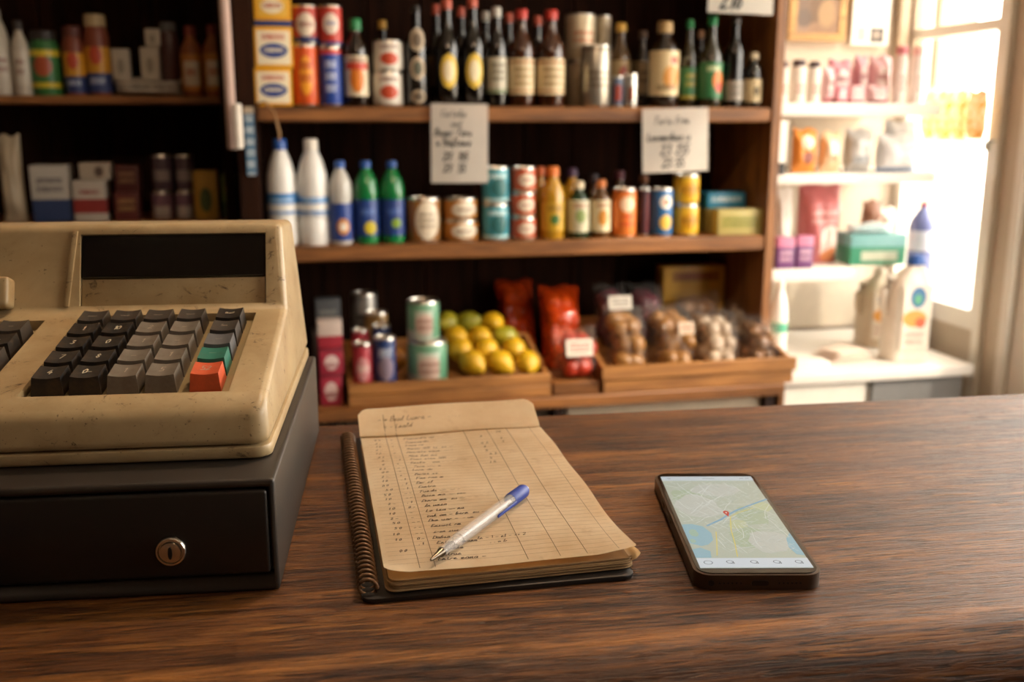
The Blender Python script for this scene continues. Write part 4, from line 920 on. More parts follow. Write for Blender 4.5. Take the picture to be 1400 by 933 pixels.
# things on the low white table
z = ZWT; v = 2.46
bottle('cleaner_bottle', 'white bottle with green label beside the crate end', 1052, 1076, 384, v, z, 'bleach', PETW, WHT, [(.3, .55, lab('#d9e2d6', ('band', .38, .5, '#5aa88a')))])
def jug(label, px0, px1, py, v, capc, col, seed):
    u, vc, hw, h = slot(px0, px1, py, v, ZWT, False, .1)
    t = thing('detergent_jug', label, 'jug', F(u, vc, ZWT), AS - .1)
    bm = bmesh.new(); rings = []
    secs = [(0, .9, 0), (.01, 1, 0), (.08, 1, 0), (.5, 1.0, 0), (.66, .96, 0), (.78, .8, .08), (.86, .5, .22), (.90, .34, .3), (.92, .34, .3)]
    N = 28
    for f_, s, off in secs:
        ring = []
        for i in range(N):
            a = 2 * math.pi * i / N; ca, sa = math.cos(a), math.sin(a); ex = .55
            x = math.copysign(abs(ca) ** ex, ca) * hw * s + off * hw; y = math.copysign(abs(sa) ** ex, sa) * .05 * (s if f_ < .7 else max(.34, s))
            ring.append(bm.verts.new((x, y, f_ * h)))
        rings.append(ring)
    for a, b in zip(rings, rings[1:]):
        for i in range(N): bm.faces.new((a[i], a[(i + 1) % N], b[(i + 1) % N], b[i]))
    bm.faces.new(rings[0][::-1]); bm.faces.new(rings[-1])
    obj('jug_body', bm, col, t)
    obj('cap', lathe([(0, .905 * h), (.42 * hw, .905 * h), (.42 * hw, .95 * h), (.30 * hw, h), (0, h)], 20), capc, t).location = (.3 * hw, 0, 0)
    bm = bmesh.new(); add_tube(bm, [(-.70 * hw, 0, .80 * h), (-.98 * hw, 0, .78 * h), (-1.16 * hw, 0, .68 * h), (-1.17 * hw, 0, .52 * h), (-.98 * hw, 0, .42 * h)], .011, 10)
    obj('handle', bm, col, t)
    m = pr('#e8dccb', (('oval', hw * .1, h * .62, hw * .4, h * .1, '#2a6a9a'), ('oval', hw * .1, h * .60, hw * .2, h * .05, '#4aa07a'), ('oval', 0.0, h * .42, hw * .6, h * .08, '#e0a04a'), ('oval', hw * .3, h * .38, hw * .25, h * .05, '#d0603a'), ('text', -hw * .5, hw * .5, h * .16, h * .3, 2, '#c09a8a')))
    bm = box(-hw * .62, hw * .8, -.0515, -.0505, h * .12, h * .74, .0004, 1)
    obj('label', bm, m, t)
    return t
jug('white detergent jug with blue cap and colourful label on the low white table', 1208, 1266, 348, 2.40, plain('#2a5aa8', .4), plain('#e6dccd', .35), 1)
jug('plain beige detergent jug behind the white labelled jug', 1174, 1214, 366, 2.58, plain('#c9bba6', .4), plain('#cbb9a0', .4), 2)
bottle('spray_bottle', 'violet-blue bottle with pink tip standing by the window', 1234, 1269, 276, 2.62, ZWT, 'tall', plain('#6a74a8', .3), plain('#b85a6a', .4), [(.66, .80, lab('#c8cce0'))])
bm = bmesh.new()
fc = thing('folded_cloth', 'folded pale pink cloth lying on the low white table', 'cloth', F(U(1158, 2.44, ZWT), 2.47, ZWT + .0002), AS + .1)
for k in range(3):
    bm = pillow_mesh(.15 - .015 * k, .09, .012, 30 + k, 10, .02)
    for vtx in bm.verts: vtx.co = (vtx.co.x, vtx.co.z - .045, vtx.co.y + .007 + .011 * k)
    obj('fold', to_mesh(bm, 'fold', 80), plain('#d6c2b2', .9), fc, (0, 0, 0), (0, 0, .12 * k))
tag(obj('white_tray', slab(rrect(.13, .09, .02), 0, .022, .005), M_WHITE, None, F(U(1100, 2.39, ZWT), 2.40, ZWT + .0002), (0, 0, AS)), 'shallow white plastic tray on the low table beside the crate', 'tray')

# pictures on the back wall
def picture(name, label, px0, px1, py0, py1, fr, art, fw):
    v = VB - .016; u = U((px0 + px1) / 2, v, 1.4); w = (px1 - px0) * depth(u, v, 1.4) / FPX; zb = Z(py1, u, v); zt_ = Z(py0, u, v); h = zt_ - zb
    t = thing(name, label, 'picture', F(u, v, zb), AS)
    if fr:
        bm = bmesh.new()
        add_box(bm, -w / 2, w / 2, -.008, .014, 0, fw); add_box(bm, -w / 2, w / 2, -.008, .014, h - fw, h); add_box(bm, -w / 2, -w / 2 + fw, -.008, .014, fw, h - fw); add_box(bm, w / 2 - fw, w / 2, -.008, .014, fw, h - fw)
        obj('frame', bm, fr, t)
    obj('artwork', box(-w / 2 + fw, w / 2 - fw, -.005, -.001, fw, h - fw), art(w / 2, h), t)
picture('framed_picture', 'wooden framed brownish picture on the wall above the white shelves', 1073, 1156, -70, 56, wood('frame_wood', '#8a6232', '#c79a5a', 'x', 1.5), lab('#86664a', ('oval', -.2, .4, .6, .2, '#6a4e34'), ('oval', .3, .3, .3, .15, '#9a7a54'), ('oval', -.5, .25, .3, .1, '#5a4430')), .022)
picture('paper_notice', 'white notice with small dark photos beside the framed picture', 1159, 1214, -60, 62, None, lab('#e2d9cc', ('rect', .0, .75, .03, .2, '#2c2a2c'), ('rect', -.7, -.25, .05, .2, '#b0a698'), ('oval', .35, .12, .25, .05, '#8a7a6a'), ('text', -.6, .7, .35, .9, 6, '#9a9088')), .0)
# yellow snack packets on a glass ledge in the window
led = thing('window_ledge', 'narrow glass ledge across the bright window holding yellow packets', 'ledge', F(UR - .055, WIN[0] - .02, 0), AS)
zl = Z(190, UR - .03, 2.55)
obj('glass_plate', box(-.045, .05, 0, .30, zl - .006, zl, .001, 1), plain('#e8f0ee', .1, var=0, alpha=.5), led)
for y_ in (.03, .26): obj('bracket', box(.03, .0545, y_, y_ + .012, zl - .03, zl - .0065), M_WHITE, led)
for k in range(4):
    m = NT('yellow_packet_film_%d' % k); nzz = m.noise(m.coord(), 55, 3, .6); fcol = m.ramp(nzz, [(.36, rgb('#f2b050')), (.45, rgb('#f9e0a8')), (.56, rgb('#fdf6e8'))]); m.set(Base_Color=fcol if True else rgb(('#f8d8a0', '#f9dfb2', '#f5c98a', '#f8d6a0')[k]), Roughness=.4, Subsurface_Weight=.0, Transmission_Weight=.0)
    tb_ = m.new('ShaderNodeBsdfTranslucent'); m.put(tb_.inputs[0], fcol); ms = m.new('ShaderNodeMixShader'); ms.inputs[0].default_value = .5
    m.t.links.new(m.b.outputs[0], ms.inputs[1]); m.t.links.new(tb_.outputs[0], ms.inputs[2]); m.t.links.new(ms.outputs[0], m.n['Material Output'].inputs[0])
    o = obj('snack_packet', to_mesh(pillow_mesh(.062, .13, .035, 50 + k), 'snack_packet', 60), m.m, None, F(UR - .055, WIN[0] + .02 + .070 * k, zl + .0003), (0, 0, AS + math.pi / 2 + (.12, -.1, .15, -.08)[k]))
    tag(o, '%s yellow packet from the door end, on the window ledge' % ('first', 'second', 'third', 'fourth')[k], 'packet', 'yellow packets in the window')

# ------------------------------------------------------------------ cash drawer and register
AR = math.radians(6.5); RO = (-.1262, .4998, ZT)
M_STEEL = plain('#332e29', .42, .3, var=.15); M_STEEL2 = plain('#1d1a18', .3, .25, var=.15)
dr = thing('cash_till', 'black steel cash drawer with round key lock under the register', 'cash drawer', (RO[0], RO[1], RO[2] + .0003), AR)
body = obj('drawer_case', box(-.36, 0, 0, .285, 0, .0641, .0022, 3), M_STEEL, dr)
c = obj('cutter', box(-.355, -.0026, -.01, .006, .0098, .0600), None); c.location = RO; c.location.z += .0003; c.rotation_euler = (0, 0, AR)
cut(body, [c])
df = obj('drawer_front', box(-.3535, -.0042, -.0022, .0055, .0112, .0585, .002, 3), M_STEEL2, dr)
lk = obj('lock', lathe([(0, 0), (.0083, 0), (.0083, .0022), (.0075, .0032), (.0066, .0032), (.0062, .0022), (.0058, .0022), (.0054, .0038), (0, .0040)], 36), M_CHROME, df, (-.0549, -.0021, .0272), (math.pi / 2, 0, 0))
obj('keyhole', slab([(x * .0011, y * .0034) for x, y in rrect(2, 2, .9, 4)], .0036, .0045), M_BLACK, df, (-.0549, -.0021, .0272), (math.pi / 2, 0, 0))

rg = thing('cash_register', 'aged beige cash register with grimy keypad and black display', 'cash register', (RO[0], RO[1], RO[2] + .0003), AR)
XL, XR = -.345, -.005
def flared(poly, bev, seg=4):
    bm = prism(poly, (XL, XR))
    for v in bm.verts:                          # sides lean in towards the top
        k = (v.co.z - .0644) / .115; v.co.x += (-.0075 * k if v.co.x > -.1 else .0075 * k)
    fr = [e for e in bm.edges if all(v.co.y < .0325 for v in e.verts) and abs(e.verts[0].co.x - e.verts[1].co.x) < .01]
    bmesh.ops.bevel(bm, geom=fr, offset=.010, segments=5, profile=.5, affect='EDGES')
    bm.normal_update()
    es = [e for e in bm.edges if len(e.link_faces) == 2 and e.calc_face_angle() > math.radians(24)]
    bmesh.ops.bevel(bm, geom=es, offset=bev, segments=seg, profile=.5, affect='EDGES', clamp_overlap=True)
    return bm
base = obj('base_shell', flared([(.032, .0646), (.030, .0722), (.283, .0722), (.280, .0646)], .0018, 2), M_BEIGE, rg)
hs = obj('housing', flared([(.0298, .0730), (.0310, .0925), (.0440, .0998), (.1790, .1238), (.1995, .1800), (.268, .1760), (.284, .0730)], .0046, 4), M_BEIGE, rg)
DT = Vector((0, .135, .024)).normalized(); DN = Vector((0, -DT.z, DT.y)); D0 = Vector((0, .045, .1000))
def deck_m(x, y):                               # matrix of a frame lying on the keyboard deck
    s = (y - .045) / DT.y; p = D0 + DT * s
    return Matrix(((1, 0, 0, x), (0, DT.y, DN.y, p.y), (0, DT.z, DN.z, p.z), (0, 0, 0, 1)))
PT = Vector((0, .0205, .0562)).normalized(); PN = Vector((0, -PT.z, PT.y)); P0 = Vector((0, .1790, .1238))
def face_m(x, s):
    p = P0 + PT * s
    return Matrix(((1, 0, 0, x), (0, PT.y, PN.y, p.y), (0, PT.z, PN.z, p.z), (0, 0, 0, 1)))
W0 = Matrix.Translation(Vector(RO) + Vector((0, 0, .0003))) @ Matrix.Rotation(AR, 4, 'Z')
def cutter(m, x0, x1, y0, y1, z0, z1, draft=0.0):
    bm = bmesh.new(); add_box(bm, x0, x1, y0, y1, z0, z1)
    if draft:
        for v in bm.verts:
            if v.co.z < 0: v.co.x += draft if v.co.x < (x0 + x1) / 2 else -draft; v.co.y += draft if v.co.y < (y0 + y1) / 2 else -draft
    c = obj('cutter', bm, None); c.matrix_world = W0 @ m; return c
L_ = .125 / DT.y
wells = [cutter(deck_m(0, .0465), -.1440, -.0282, 0, .124 / DT.y, -.0065, .02, .0008),
         cutter(deck_m(0, .078), -.300, -.1635, 0, .086 / DT.y, -.0065, .02, .0008),
         cutter(face_m(0, .0025), -.1478, -.0222, 0, .0515, -.0055, .02, .0012)]
bpy.context.view_layer.update(); cut(hs, wells)
for p in hs.data.polygons: p.use_smooth = True
hs.data.set_sharp_from_angle(angle=math.radians(35))
def on(m, name, bm, mat, parent=rg):
    o = obj(name, bm, mat, parent); o.matrix_local = m; return o
on(face_m(0, .0025), 'display_window', box(-.1465, -.0235, .0205, .0500, -.0052, -.0012, .0006, 1), plain('#030303', .12, 0, .3, var=0))
on(face_m(0, .0025), 'display_sill', box(-.1462, -.0238, .0012, .0198, -.0052, -.0024, .0008, 2), M_BEIGE)
bm = box(-.1520, -.1482, .003, .0555, -.0005, .0016, .0008, 2)
for v in bm.verts: v.co.x -= .0055 * (1 - v.co.y / .0555)
on(face_m(0, 0), 'display_surround', bm, M_BEIGE)
# printer cover at the left edge
pc = on(face_m(0, 0), 'printer_cover', box(-.300, -.1880, .002, .0225, .0002, .014, .003, 3), M_BEIGE)
on(deck_m(0, .0465), 'well_floor', box(-.1425, -.0297, .0015, .1242, -.0060, -.0052), plain('#8d7a52', .6))
# keys
def key_mesh(w, d, h, seed=0):
    bm = bmesh.new(); n = 4; N = 6
    tw, td = w * .86, d * .84
    lo = [bm.verts.new((x, y, 0)) for x, y in ((-w / 2, -d / 2), (w / 2, -d / 2), (w / 2, d / 2), (-w / 2, d / 2))]
    g = [[bm.verts.new((-tw / 2 + tw * i / N, -td / 2 + td * j / N + d * .03, h - .0011 * math.sin(math.pi * i / N) * .9)) for i in range(N + 1)] for j in range(N + 1)]
    for j in range(N):
        for i in range(N): bm.faces.new((g[j][i], g[j][i + 1], g[j + 1][i + 1], g[j + 1][i]))
    bm.faces.new([lo[0], lo[1]] + g[0][::-1]); bm.faces.new([lo[1], lo[2]] + [g[j][N] for j in range(N, -1, -1)]); bm.faces.new([lo[2], lo[3]] + g[N]); bm.faces.new([lo[3], lo[0]] + [g[j][0] for j in range(N + 1)])
    bmesh.ops.recalc_face_normals(bm, faces=bm.faces[:])
    return to_mesh(bm, 'key', 30)
KM = key_mesh(.0180, .0200, .0112)
def grime(c, k=.5):
    t = NT('key_plastic_' + c[1:]); n = t.noise(t.coord(), 130, 5, .7); n2 = t.noise(t.coord(), 45, 3)
    f = t.math('MULTIPLY', t.ramp(n, [(.42, (0, 0, 0)), (.68, (1, 1, 1))]), k)
    t.set(Base_Color=t.mix(f, rgb(c), rgb('#4a3620')), Roughness=t.math('MULTIPLY_ADD', n2, .3, .3)); t.bump(n, .08, .0006)
    return t.m
KC = {'k': grime('#191715', .55), 'g': grime('#6b6358', .45), 'd': grime('#37332f', .5), 'b': grime('#55575a', .35), 't': grime('#1d6a5a', .3), 'o': grime('#c4502a', .25)}
INK_K, INK_G = plain('#c9bfa6', .6, var=0), plain('#a59a88', .6, var=0)
def key(x, y, c, txt, parent=rg):
    k = on(deck_m(x, y), 'key', KM, KC[c], parent); k.matrix_local = deck_m(x, y) @ Matrix.Translation((0, 0, -.0050))
    if txt:
        bm = bmesh.new(); s = .0028 if len(txt) < 3 else .0014; wd = sum(max(p[0] for p in GL[ch]) + .12 for ch in txt) * s
        write(bm, txt, -wd / 2 - s * .2, -.0012 if s > .002 else .0006, s, .00055 if s > .002 else .0003, lambda a, b: .0112 - .0011 * .9 * math.sin(math.pi * max(0, min(1, (a + .00774) / .01548))) + .00008, .1)
        obj('legend', to_mesh(bm, 'legend', None), INK_K if c == 'k' else INK_G, k)
cols = (-.1306, -.1100, -.0893, -.0684, -.0437); rws = (.0665, .0885, .1107, .1330, .1550)
KEYS = [('kk', ('4', '0-'), 'gg', ('1', '5'), 'o', '52'), ('kk', ('7', '8'), 'gg', ('-', '1'), 't', '---'), ('kk', ('3', '0'), 'gg', ('1', '-'), 'b', '---'), ('kk', ('1', '10'), 'gg', ('2', '-'), 'd', '5nn'), ('dd', ('--', '--'), 'dd', ('--', '--'), 'k', '0nn0')]
for y, (c01, t01, c23, t23, c4, t4) in zip(rws, KEYS):
    for x, c, t_ in zip(cols, c01 + c23 + c4, t01 + t23 + (t4,)): key(x, y, c, t_)
for i, y in enumerate((.0965, .1185, .1405, .1545)[:3]):
    for j, x in enumerate((-.1765, -.1972, -.2179, -.2386)): key(x, y, 'd' if j == 0 and i == 0 else ('d' if i == 2 else 'k'), '--' if j else '-')

# ------------------------------------------------------------------ ledger
AL = math.radians(11.5)
lg = thing('ledger_notebook', 'old spiral ledger with handwritten columns lying open on the counter', 'notebook', (-.0760, .4835, ZT + .0003), AL)
M_COVER = plain('#120f0e', .45, var=.3)
cov = slab([(x + .0725, y + .1395) for x, y in rrect(.151, .279, .006)], 0, .0026, .0008, 2)
obj('cover', cov, M_COVER, lg)
PX0, PX1, PY1, PZ = .0095, .1505, .276, .0138
CRY = .247
def pz(x, y):                                   # height of the open page
    z_ = PZ + .0005 * math.sin(22 * x + 1) * math.sin(17 * y + .5) + .0004 * math.sin(60 * x + 35 * y)
    if y > CRY: s = (y - CRY) / (PY1 - CRY); z_ += .0125 * s ** 1.2
    z_ -= .0016 * math.exp(-((y - CRY) / .0022) ** 2)
    k = max(0, (x - .128) / .0245) * max(0, (.045 - y) / .045); z_ += .0055 * k ** 1.4 * (1 + .25 * math.sin(160 * x))
    k2 = max(0, (.022 - x) / .0125) * max(0, (.016 - y) / .016); z_ += .003 * k2
    return z_
def pedge(x, y):                                # outline of the page: worn corners, uneven near edge
    t_ = (x - PX0) / (PX1 - PX0); yn = .0035 + .0030 * t_ + .0007 * math.sin(9 * t_)
    y = yn + (y) * (PY1 - yn) / PY1 if y < .1 else y
    return x, y
def page_mesh(dz, x0, x1, y0, y1, jit):
    bm = bmesh.new(); nx, ny = 44, 80; R = .011; g = []
    for j in range(ny + 1):
        row = []
        for i in range(nx + 1):
            s, t_ = i / nx, j / ny; xx = x0 + (x1 - x0) * s; yy = y0 + (y1 - y0) * t_ + (.0032 * s if t_ < .5 else .0032 * s * (1 - t_) * 2)
            for cx, cy, sx, sy in ((x0, y0, 1, 1), (x1, y0, -1, 1), (x0, y1, 1, -1), (x1, y1, -1, -1)):
                R = .007 if sy > 0 else .006
                dx, dy = (xx - cx) * sx, (yy - cy) * sy
                if 0 <= dx < R and 0 <= dy < R:  # pull the square corner onto an arc
                    m_ = max(R - dx, R - dy); l_ = math.hypot(R - dx, R - dy)
                    if l_ > 0: k = m_ / l_; xx = cx + sx * (R - (R - dx) * k); yy = cy + sy * (R - (R - dy) * k)
            e = .0005 * math.sin(70 * yy + jit) * (s > .98) + .0004 * math.sin(90 * xx + jit) * (t_ < .02)
            row.append(bm.verts.new((xx + e, yy + e, pz(xx, yy) - dz)))
        g.append(row)
    for j in range(ny):
        for i in range(nx): bm.faces.new((g[j][i], g[j][i + 1], g[j + 1][i + 1], g[j + 1][i]))
    bmesh.ops.solidify(bm, geom=bm.faces[:], thickness=.00025)
    return to_mesh(bm, 'page', 50)
obj('open_page', page_mesh(0, PX0, PX1, .0035, PY1, 0), M_PAPER, lg)
STY = CRY - .0015
bm = bmesh.new(); g = []
for j in range(17):
    t_ = j / 16; row = []
    for i in range(41):
        s_ = i / 40; x = PX0 - .0004 + (PX1 - PX0 + .0002) * s_; y = STY + (PY1 + .001 - STY) * t_
        if t_ > .6 and (s_ < .05 or s_ > .95):     # rounded outer corners
            dx = (.05 - min(s_, 1 - s_)) / .05; y -= .006 * dx * dx * (t_ - .6) / .4
        lift = .0013 * (1 - .8 * s_) * (1 - t_) + .0006
        row.append(bm.verts.new((x, y, pz(x, y) + lift)))
    g.append(row)
for r0, r1 in zip(g, g[1:]):
    for i in range(40): bm.faces.new((r0[i], r0[i + 1], r1[i + 1], r1[i]))
bmesh.ops.solidify(bm, geom=bm.faces[:], thickness=.0003)
obj('curled_leaf', to_mesh(bm, 'curled_leaf', 50), M_PAPER, lg)
rnd = random.Random(2)
M_EDGE = NT('page_edges'); v_ = M_EDGE.coord(); nn = M_EDGE.noise(M_EDGE.mapping(v_, (6, 6, 3200)), 1.0, 4, .7); M_EDGE.set(Base_Color=M_EDGE.ramp(nn, [(.35, rgb('#6e5434')), (.6, rgb('#b3946a'))]), Roughness=.85); M_EDGE.bump(nn, .4, .0006)
nl = 9
for k in range(nl):                             # bundles of leaves with uneven edges
    a0 = .0028 + (PZ - .0040 - .0028) * k / nl; a1 = .0028 + (PZ - .0040 - .0028) * (k + 1) / nl - .00008
    ox, oy = rnd.uniform(-.0009, .0012), rnd.uniform(-.0008, .0012); x0, x1, y0, y1 = PX0 + .001 + ox, PX1 - .0012 + ox, .0045 + oy, CRY + .012
    bm = slab([((x0 + x1) / 2 + x, (y0 + y1) / 2 + y + (.0032 * ((x) / (x1 - x0) + .5) if y < 0 else 0)) for x, y in rrect(x1 - x0, y1 - y0, .006)], a0, a1)
    obj('leaf_bundle', bm, M_EDGE.m, lg)
# curled-up loose corners of the lower right leaves
for k in range(3):
    bm = bmesh.new(); n = 10; g = []
    for i in range(n + 1):
        a = i / n; row = []
        for j in range(5):
            b_ = j / 4; th_ = 2.2 * a; r_ = .0045 + .0011 * k
            row.append(bm.verts.new((.1455 + .0042 * a + .0022 * math.sin(th_) * (1 - b_ * .5) + .001 * k, .006 + .016 * b_ + .0015 * k, .0115 - .0022 * k + r_ * (1 - math.cos(th_)) * .42 * (1 - .75 * b_))))
        g.append(row)
    for r0, r1 in zip(g, g[1:]):
        for j in range(4): bm.faces.new((r0[j], r1[j], r1[j + 1], r0[j + 1]))
    bmesh.ops.solidify(bm, geom=bm.faces[:], thickness=.0002)
    obj('curled_corner', bm, M_PAPER, lg)
# wire spiral along the left edge
M_WIRE = plain('#6e5238', .45, .25, var=.6)
bm = bmesh.new(); add_tube(bm, [(.0050 * math.cos(a), .0022 * a / 6.28 - .0011, .0046 * math.sin(a)) for a in [2 * math.pi * k / 18 for k in range(19)]], .00105, 7)
ring = to_mesh(bm, 'coil', 80); NCO = 46
for k in range(NCO): obj('coil', ring, M_WIRE, lg, (.0006, .008 + .0058 * k, .0060), (0, 0, -.12))
# ruling
L1_ = plain('#8f7a58', .8, var=0); L2_ = plain('#6a5238', .8, var=0)
zz_ = lambda a, b: pz(a, b) + .00016 + (0 if b < STY else .0013 * (1 - .8 * (a - PX0) / (PX1 - PX0)) * (1 - (b - STY) / (PY1 + .001 - STY)) + .0007)
bm = bmesh.new(); nrow = 40
for k in range(nrow):
    y = .014 + k * (.236 - .014) / (nrow - 1)
    ribbon(bm, [(PX0 + .003 + (PX1 - PX0 - .006) * i / 24, y + .0012 * i / 24) for i in range(25)], .00018, zz_)
obj('ruled_lines', to_mesh(bm, 'ruled_lines', None), L1_, lg)['kind'] = 'stuff'
for fx, w_ in ((.135, .00032), (.195, .00032), (.56, .00034), (.69, .00028), (.80, .00034), (.93, .0002)):
    bm = bmesh.new(); x = PX0 + fx * (PX1 - PX0); ribbon(bm, [(x, .0075 + .262 * i / 60) for i in range(61)] if fx < .2 else [(x, .0085 + .238 * i / 60) for i in range(61)], w_, zz_)
    obj('column_line', to_mesh(bm, 'column_line', None), L2_, lg)
# handwriting
INK = plain('#4a3a2c', .8, var=0); INK2 = plain('#7d6850', .8, var=0)
bm = bmesh.new(); bm2 = bmesh.new(); rnd = random.Random(11)
words = ['Entrue', 'Tableke', 'Entri - mann', 'Dabia - nu', 's-in sue', 'Ensuct rm', 'Dnn uar -', 'cak an - bern', 'Lo tea -- nu', 'ln unsa', 'Dinra me', 'Baen ma', 'Tunda --', 'Cintra', 'Enr sl', 'Fan ran m', 'Bnrne se', 'Larn dz', 'Tere --- n', 'Enska', 'Funr sten 505', 'Nan lun nu', 'Dunrnte nnun', 'Barnr 505 ts', 'Lann re', 'Tannunda', 'Funundra an', 'Bundl', 'Lan', 'Sanru']
nw = 27
for k in range(nw):
    y = .0215 + k * (.234 - .0215) / (nw - 1) + rnd.uniform(-.0006, .0006); b_ = bm if k < 17 else bm2
    wd = .00050 if k < 10 else .00042
    s = .0019
    if k not in (0, 2): write(b_, '%s' % rnd.choice(['1 0', '0 0', '5 0', '2 -', '. 0', '0 3']), PX0 + .008 + rnd.uniform(0, .002), y, s * .8, wd, zz_, .2, rnd)
    if k not in (0, 1): write(b_, rnd.choice(['-', '0 -', '= -', '. 1', '+']), PX0 + .0215, y, s * .8, wd, zz_, .2, rnd)
    x = write(b_, words[k % len(words)], PX0 + .0305 + rnd.uniform(0, .0015), y, s, wd, zz_, .3, rnd)
    if rnd.random() < .45: write(b_, rnd.choice(['-- nnu', '-- -', '- un', 'nu --', '. nnn - -']), x + .003, y, s * .85, wd * .85, zz_, .3, rnd)
    if k > 17 and rnd.random() < .7: write(bm2, rnd.choice(['5', '23', '8', '1 5', '4 2']), PX0 + .085 + rnd.uniform(0, .004), y, s, wd, zz_, .2, rnd)
    if k > 19 and rnd.random() < .5: write(bm2, rnd.choice(['5', '3', '20']), PX0 + .103, y, s, wd, zz_, .2, rnd)
write(bm, 'ln - 1 - nl - ++ 2', PX0 + .056, .0400, .0017, .00034, zz_, .2, rnd); write(bm, '. . a b', PX0 + .062, .0335, .0017, .00034, zz_, .2, rnd)
write(bm, 'Entre eana -', PX0 + .0295, .0155, .0021, .0005, zz_, .3, rnd)
write(bm2, '- + Bnnl Lunra -', PX0 + .014, .262, .0026, .0004, zz_, .3, rnd); write(bm2, 'c - Lnald', PX0 + .018, .254, .0024, .0004, zz_, .3, rnd); write(bm2, '. . . .', PX0 + .07, .262, .002, .0003, zz_, .3, rnd)
obj('handwriting', to_mesh(bm, 'handwriting', None), INK, lg)['kind'] = 'stuff'; obj('faded_handwriting', to_mesh(bm2, 'faded_handwriting', None), INK2, lg)['kind'] = 'stuff'

# ------------------------------------------------------------------ ballpoint pen
tipw = Vector((-.0437, .4975, 0)); endw = Vector((.0094, .6045, 0)); pd = (endw - tipw)
pl_ = pd.length; pang = math.atan2(pd.y, pd.x)
pen = thing('ballpoint_pen', 'clear ballpoint pen with blue end lying across the ledger', 'pen', (tipw.x, tipw.y, ZT + .0003 + PZ + .0006), pang)
PR = .0040
def along(prof, seg=28):                        # lathe about the pen's own axis, laid on the page
    bm = lathe([(r, x) for x, r in prof], seg)
    for v in bm.verts: v.co = (v.co.z, v.co.x, v.co.y + PR + .0003)
    bmesh.ops.recalc_face_normals(bm, faces=bm.faces[:]); return bm
k = pl_ / .120
M_CLEAR = NT('clear_plastic'); M_CLEAR.set(Base_Color=(.9, .91, .93, 1), Roughness=.08, Alpha=.17, Specular_IOR_Level=.8); M_CLEAR = M_CLEAR.m
obj('metal_tip', along([(0, 0), (0, .0006), (.0010, .0009), (.010, .0022), (.011, .0026), (.0118, .0026), (.0118, 0)]), plain('#5e564c', .25, 1.0, var=.1), pen)
obj('grip', along([(.0119, .0027), (.022, .0034), (.024, .0035), (.0245, .0038), (.030, .00395), (.030, .0030), (.0245, .0029), (.0119, .0020), (.0119, .0027)]), M_CLEAR, pen)
obj('barrel', along([(.0302, .0040), (.0955, .0042), (.0955, .0034), (.0302, .0031), (.0302, .0040)]), M_CLEAR, pen)
obj('ink_refill', along([(.0130, 0), (.0130, .0011), (.097, .0011), (.097, 0)], 12), plain('#b5b2b0', .4, var=0), pen)
obj('spring', along([(.0125, .0013), (.018, .0018), (.0235, .0018), (.0235, .0012), (.0125, .0013)], 14), plain('#5a524a', .3, .9), pen)
obj('end_cap', along([(.0956, 0), (.0956, .0043), (.0965, .0045), (.114, .0044), (.1165, .0034), (.1168, 0)]), plain('#07308c', .5, 0, 0, var=.04), pen)
obj('push_button', along([(.1169, 0), (.1169, .0012), (.1205, .0011), (.121, 0)], 14), plain('#d8cdb8', .3, .4), pen)
bm = box(.070, .0955, -.0052, -.0042, PR - .001, PR + .0012, .0004, 1); obj('clip', bm, plain('#07308c', .5, 0, 0, var=.04), pen)

# ------------------------------------------------------------------ smartphone
ph = thing('smartphone', 'dark smartphone showing a street map lying on the counter', 'phone', (.1343, .5800, ZT + .0004), math.radians(.4))
PW, PLN, PH = .0700, .1600, .0086
M_PF = plain('#54473c', .36, .8, var=.08)
fr_ = slab(rrect(PW, PLN, .0095, 10), 0, PH, .0034, 5); obj('frame', fr_, M_PF, ph)
obj('screen_glass', slab(rrect(PW - .0034, PLN - .0034, .0085, 10), PH - .0003, PH + .0005, .0004, 2), plain('#040404', .06, 0, .5, var=0), ph)
SX, SY0, SY1 = .0312, -.0722, .0712
Zs = PH + .0006
def scr(s, t_): return (-SX + 2 * SX * s, SY0 + (SY1 - SY0) * t_)
def lit(c):
    if ('lit', c) not in MATS:
        t = NT('screen_%d' % len(MATS)); t.set(Base_Color=(.01, .01, .01, 1), Roughness=.2, Emission_Color=rgb(c), Emission_Strength=.85); MATS['lit', c] = t.m
    return MATS['lit', c]
SCR = obj('display', slab([scr(0, 0), scr(1, 0), scr(1, 1), scr(0, 1)], Zs - .0001, Zs), lit('#b3b9a8'), ph)
layer = [0]
def flat(name, polys, c):
    for p in polys:
        layer[0] += 1; z_ = Zs + .000012 * layer[0]; bm = bmesh.new()
        f = bm.faces.new([bm.verts.new((*scr(*q), z_)) for q in p]); f.normal_update()
        if f.normal.z < 0: f.normal_flip()
        obj(name, to_mesh(bm, name, None), lit(c), SCR)
def road(name, lines, w, c):
    layer[0] += 1; z_ = Zs + .000012 * layer[0]; bm = bmesh.new()
    for ln in lines: ribbon(bm, [scr(*q) for q in ln], w, lambda a, b: z_)
    for f in bm.faces:
        f.normal_update()
        if f.normal.z < 0: f.normal_flip()
    o = obj(name, to_mesh(bm, name, None), lit(c), SCR); o['kind'] = 'stuff'; return o
rnd = random.Random(7)
def blob(cx, cy, rx, ry, n=14): 
    p = [(cx + rx * rnd.uniform(.75, 1.15) * math.cos(2 * math.pi * k / n), cy + ry * rnd.uniform(.75, 1.15) * math.sin(2 * math.pi * k / n)) for k in range(n)]
    return [(min(1, max(0, a)), min(.94, max(.09, b))) for a, b in p]
flat('parkland', [blob(.6, .28, .22, .12), blob(.75, .52, .18, .12), blob(.2, .75, .2, .08)], '#a9b59a')
flat('city_blocks', [blob(.25, .62, .25, .14), blob(.5, .82, .3, .08), blob(.75, .25, .2, .12)], '#bdbfb4')
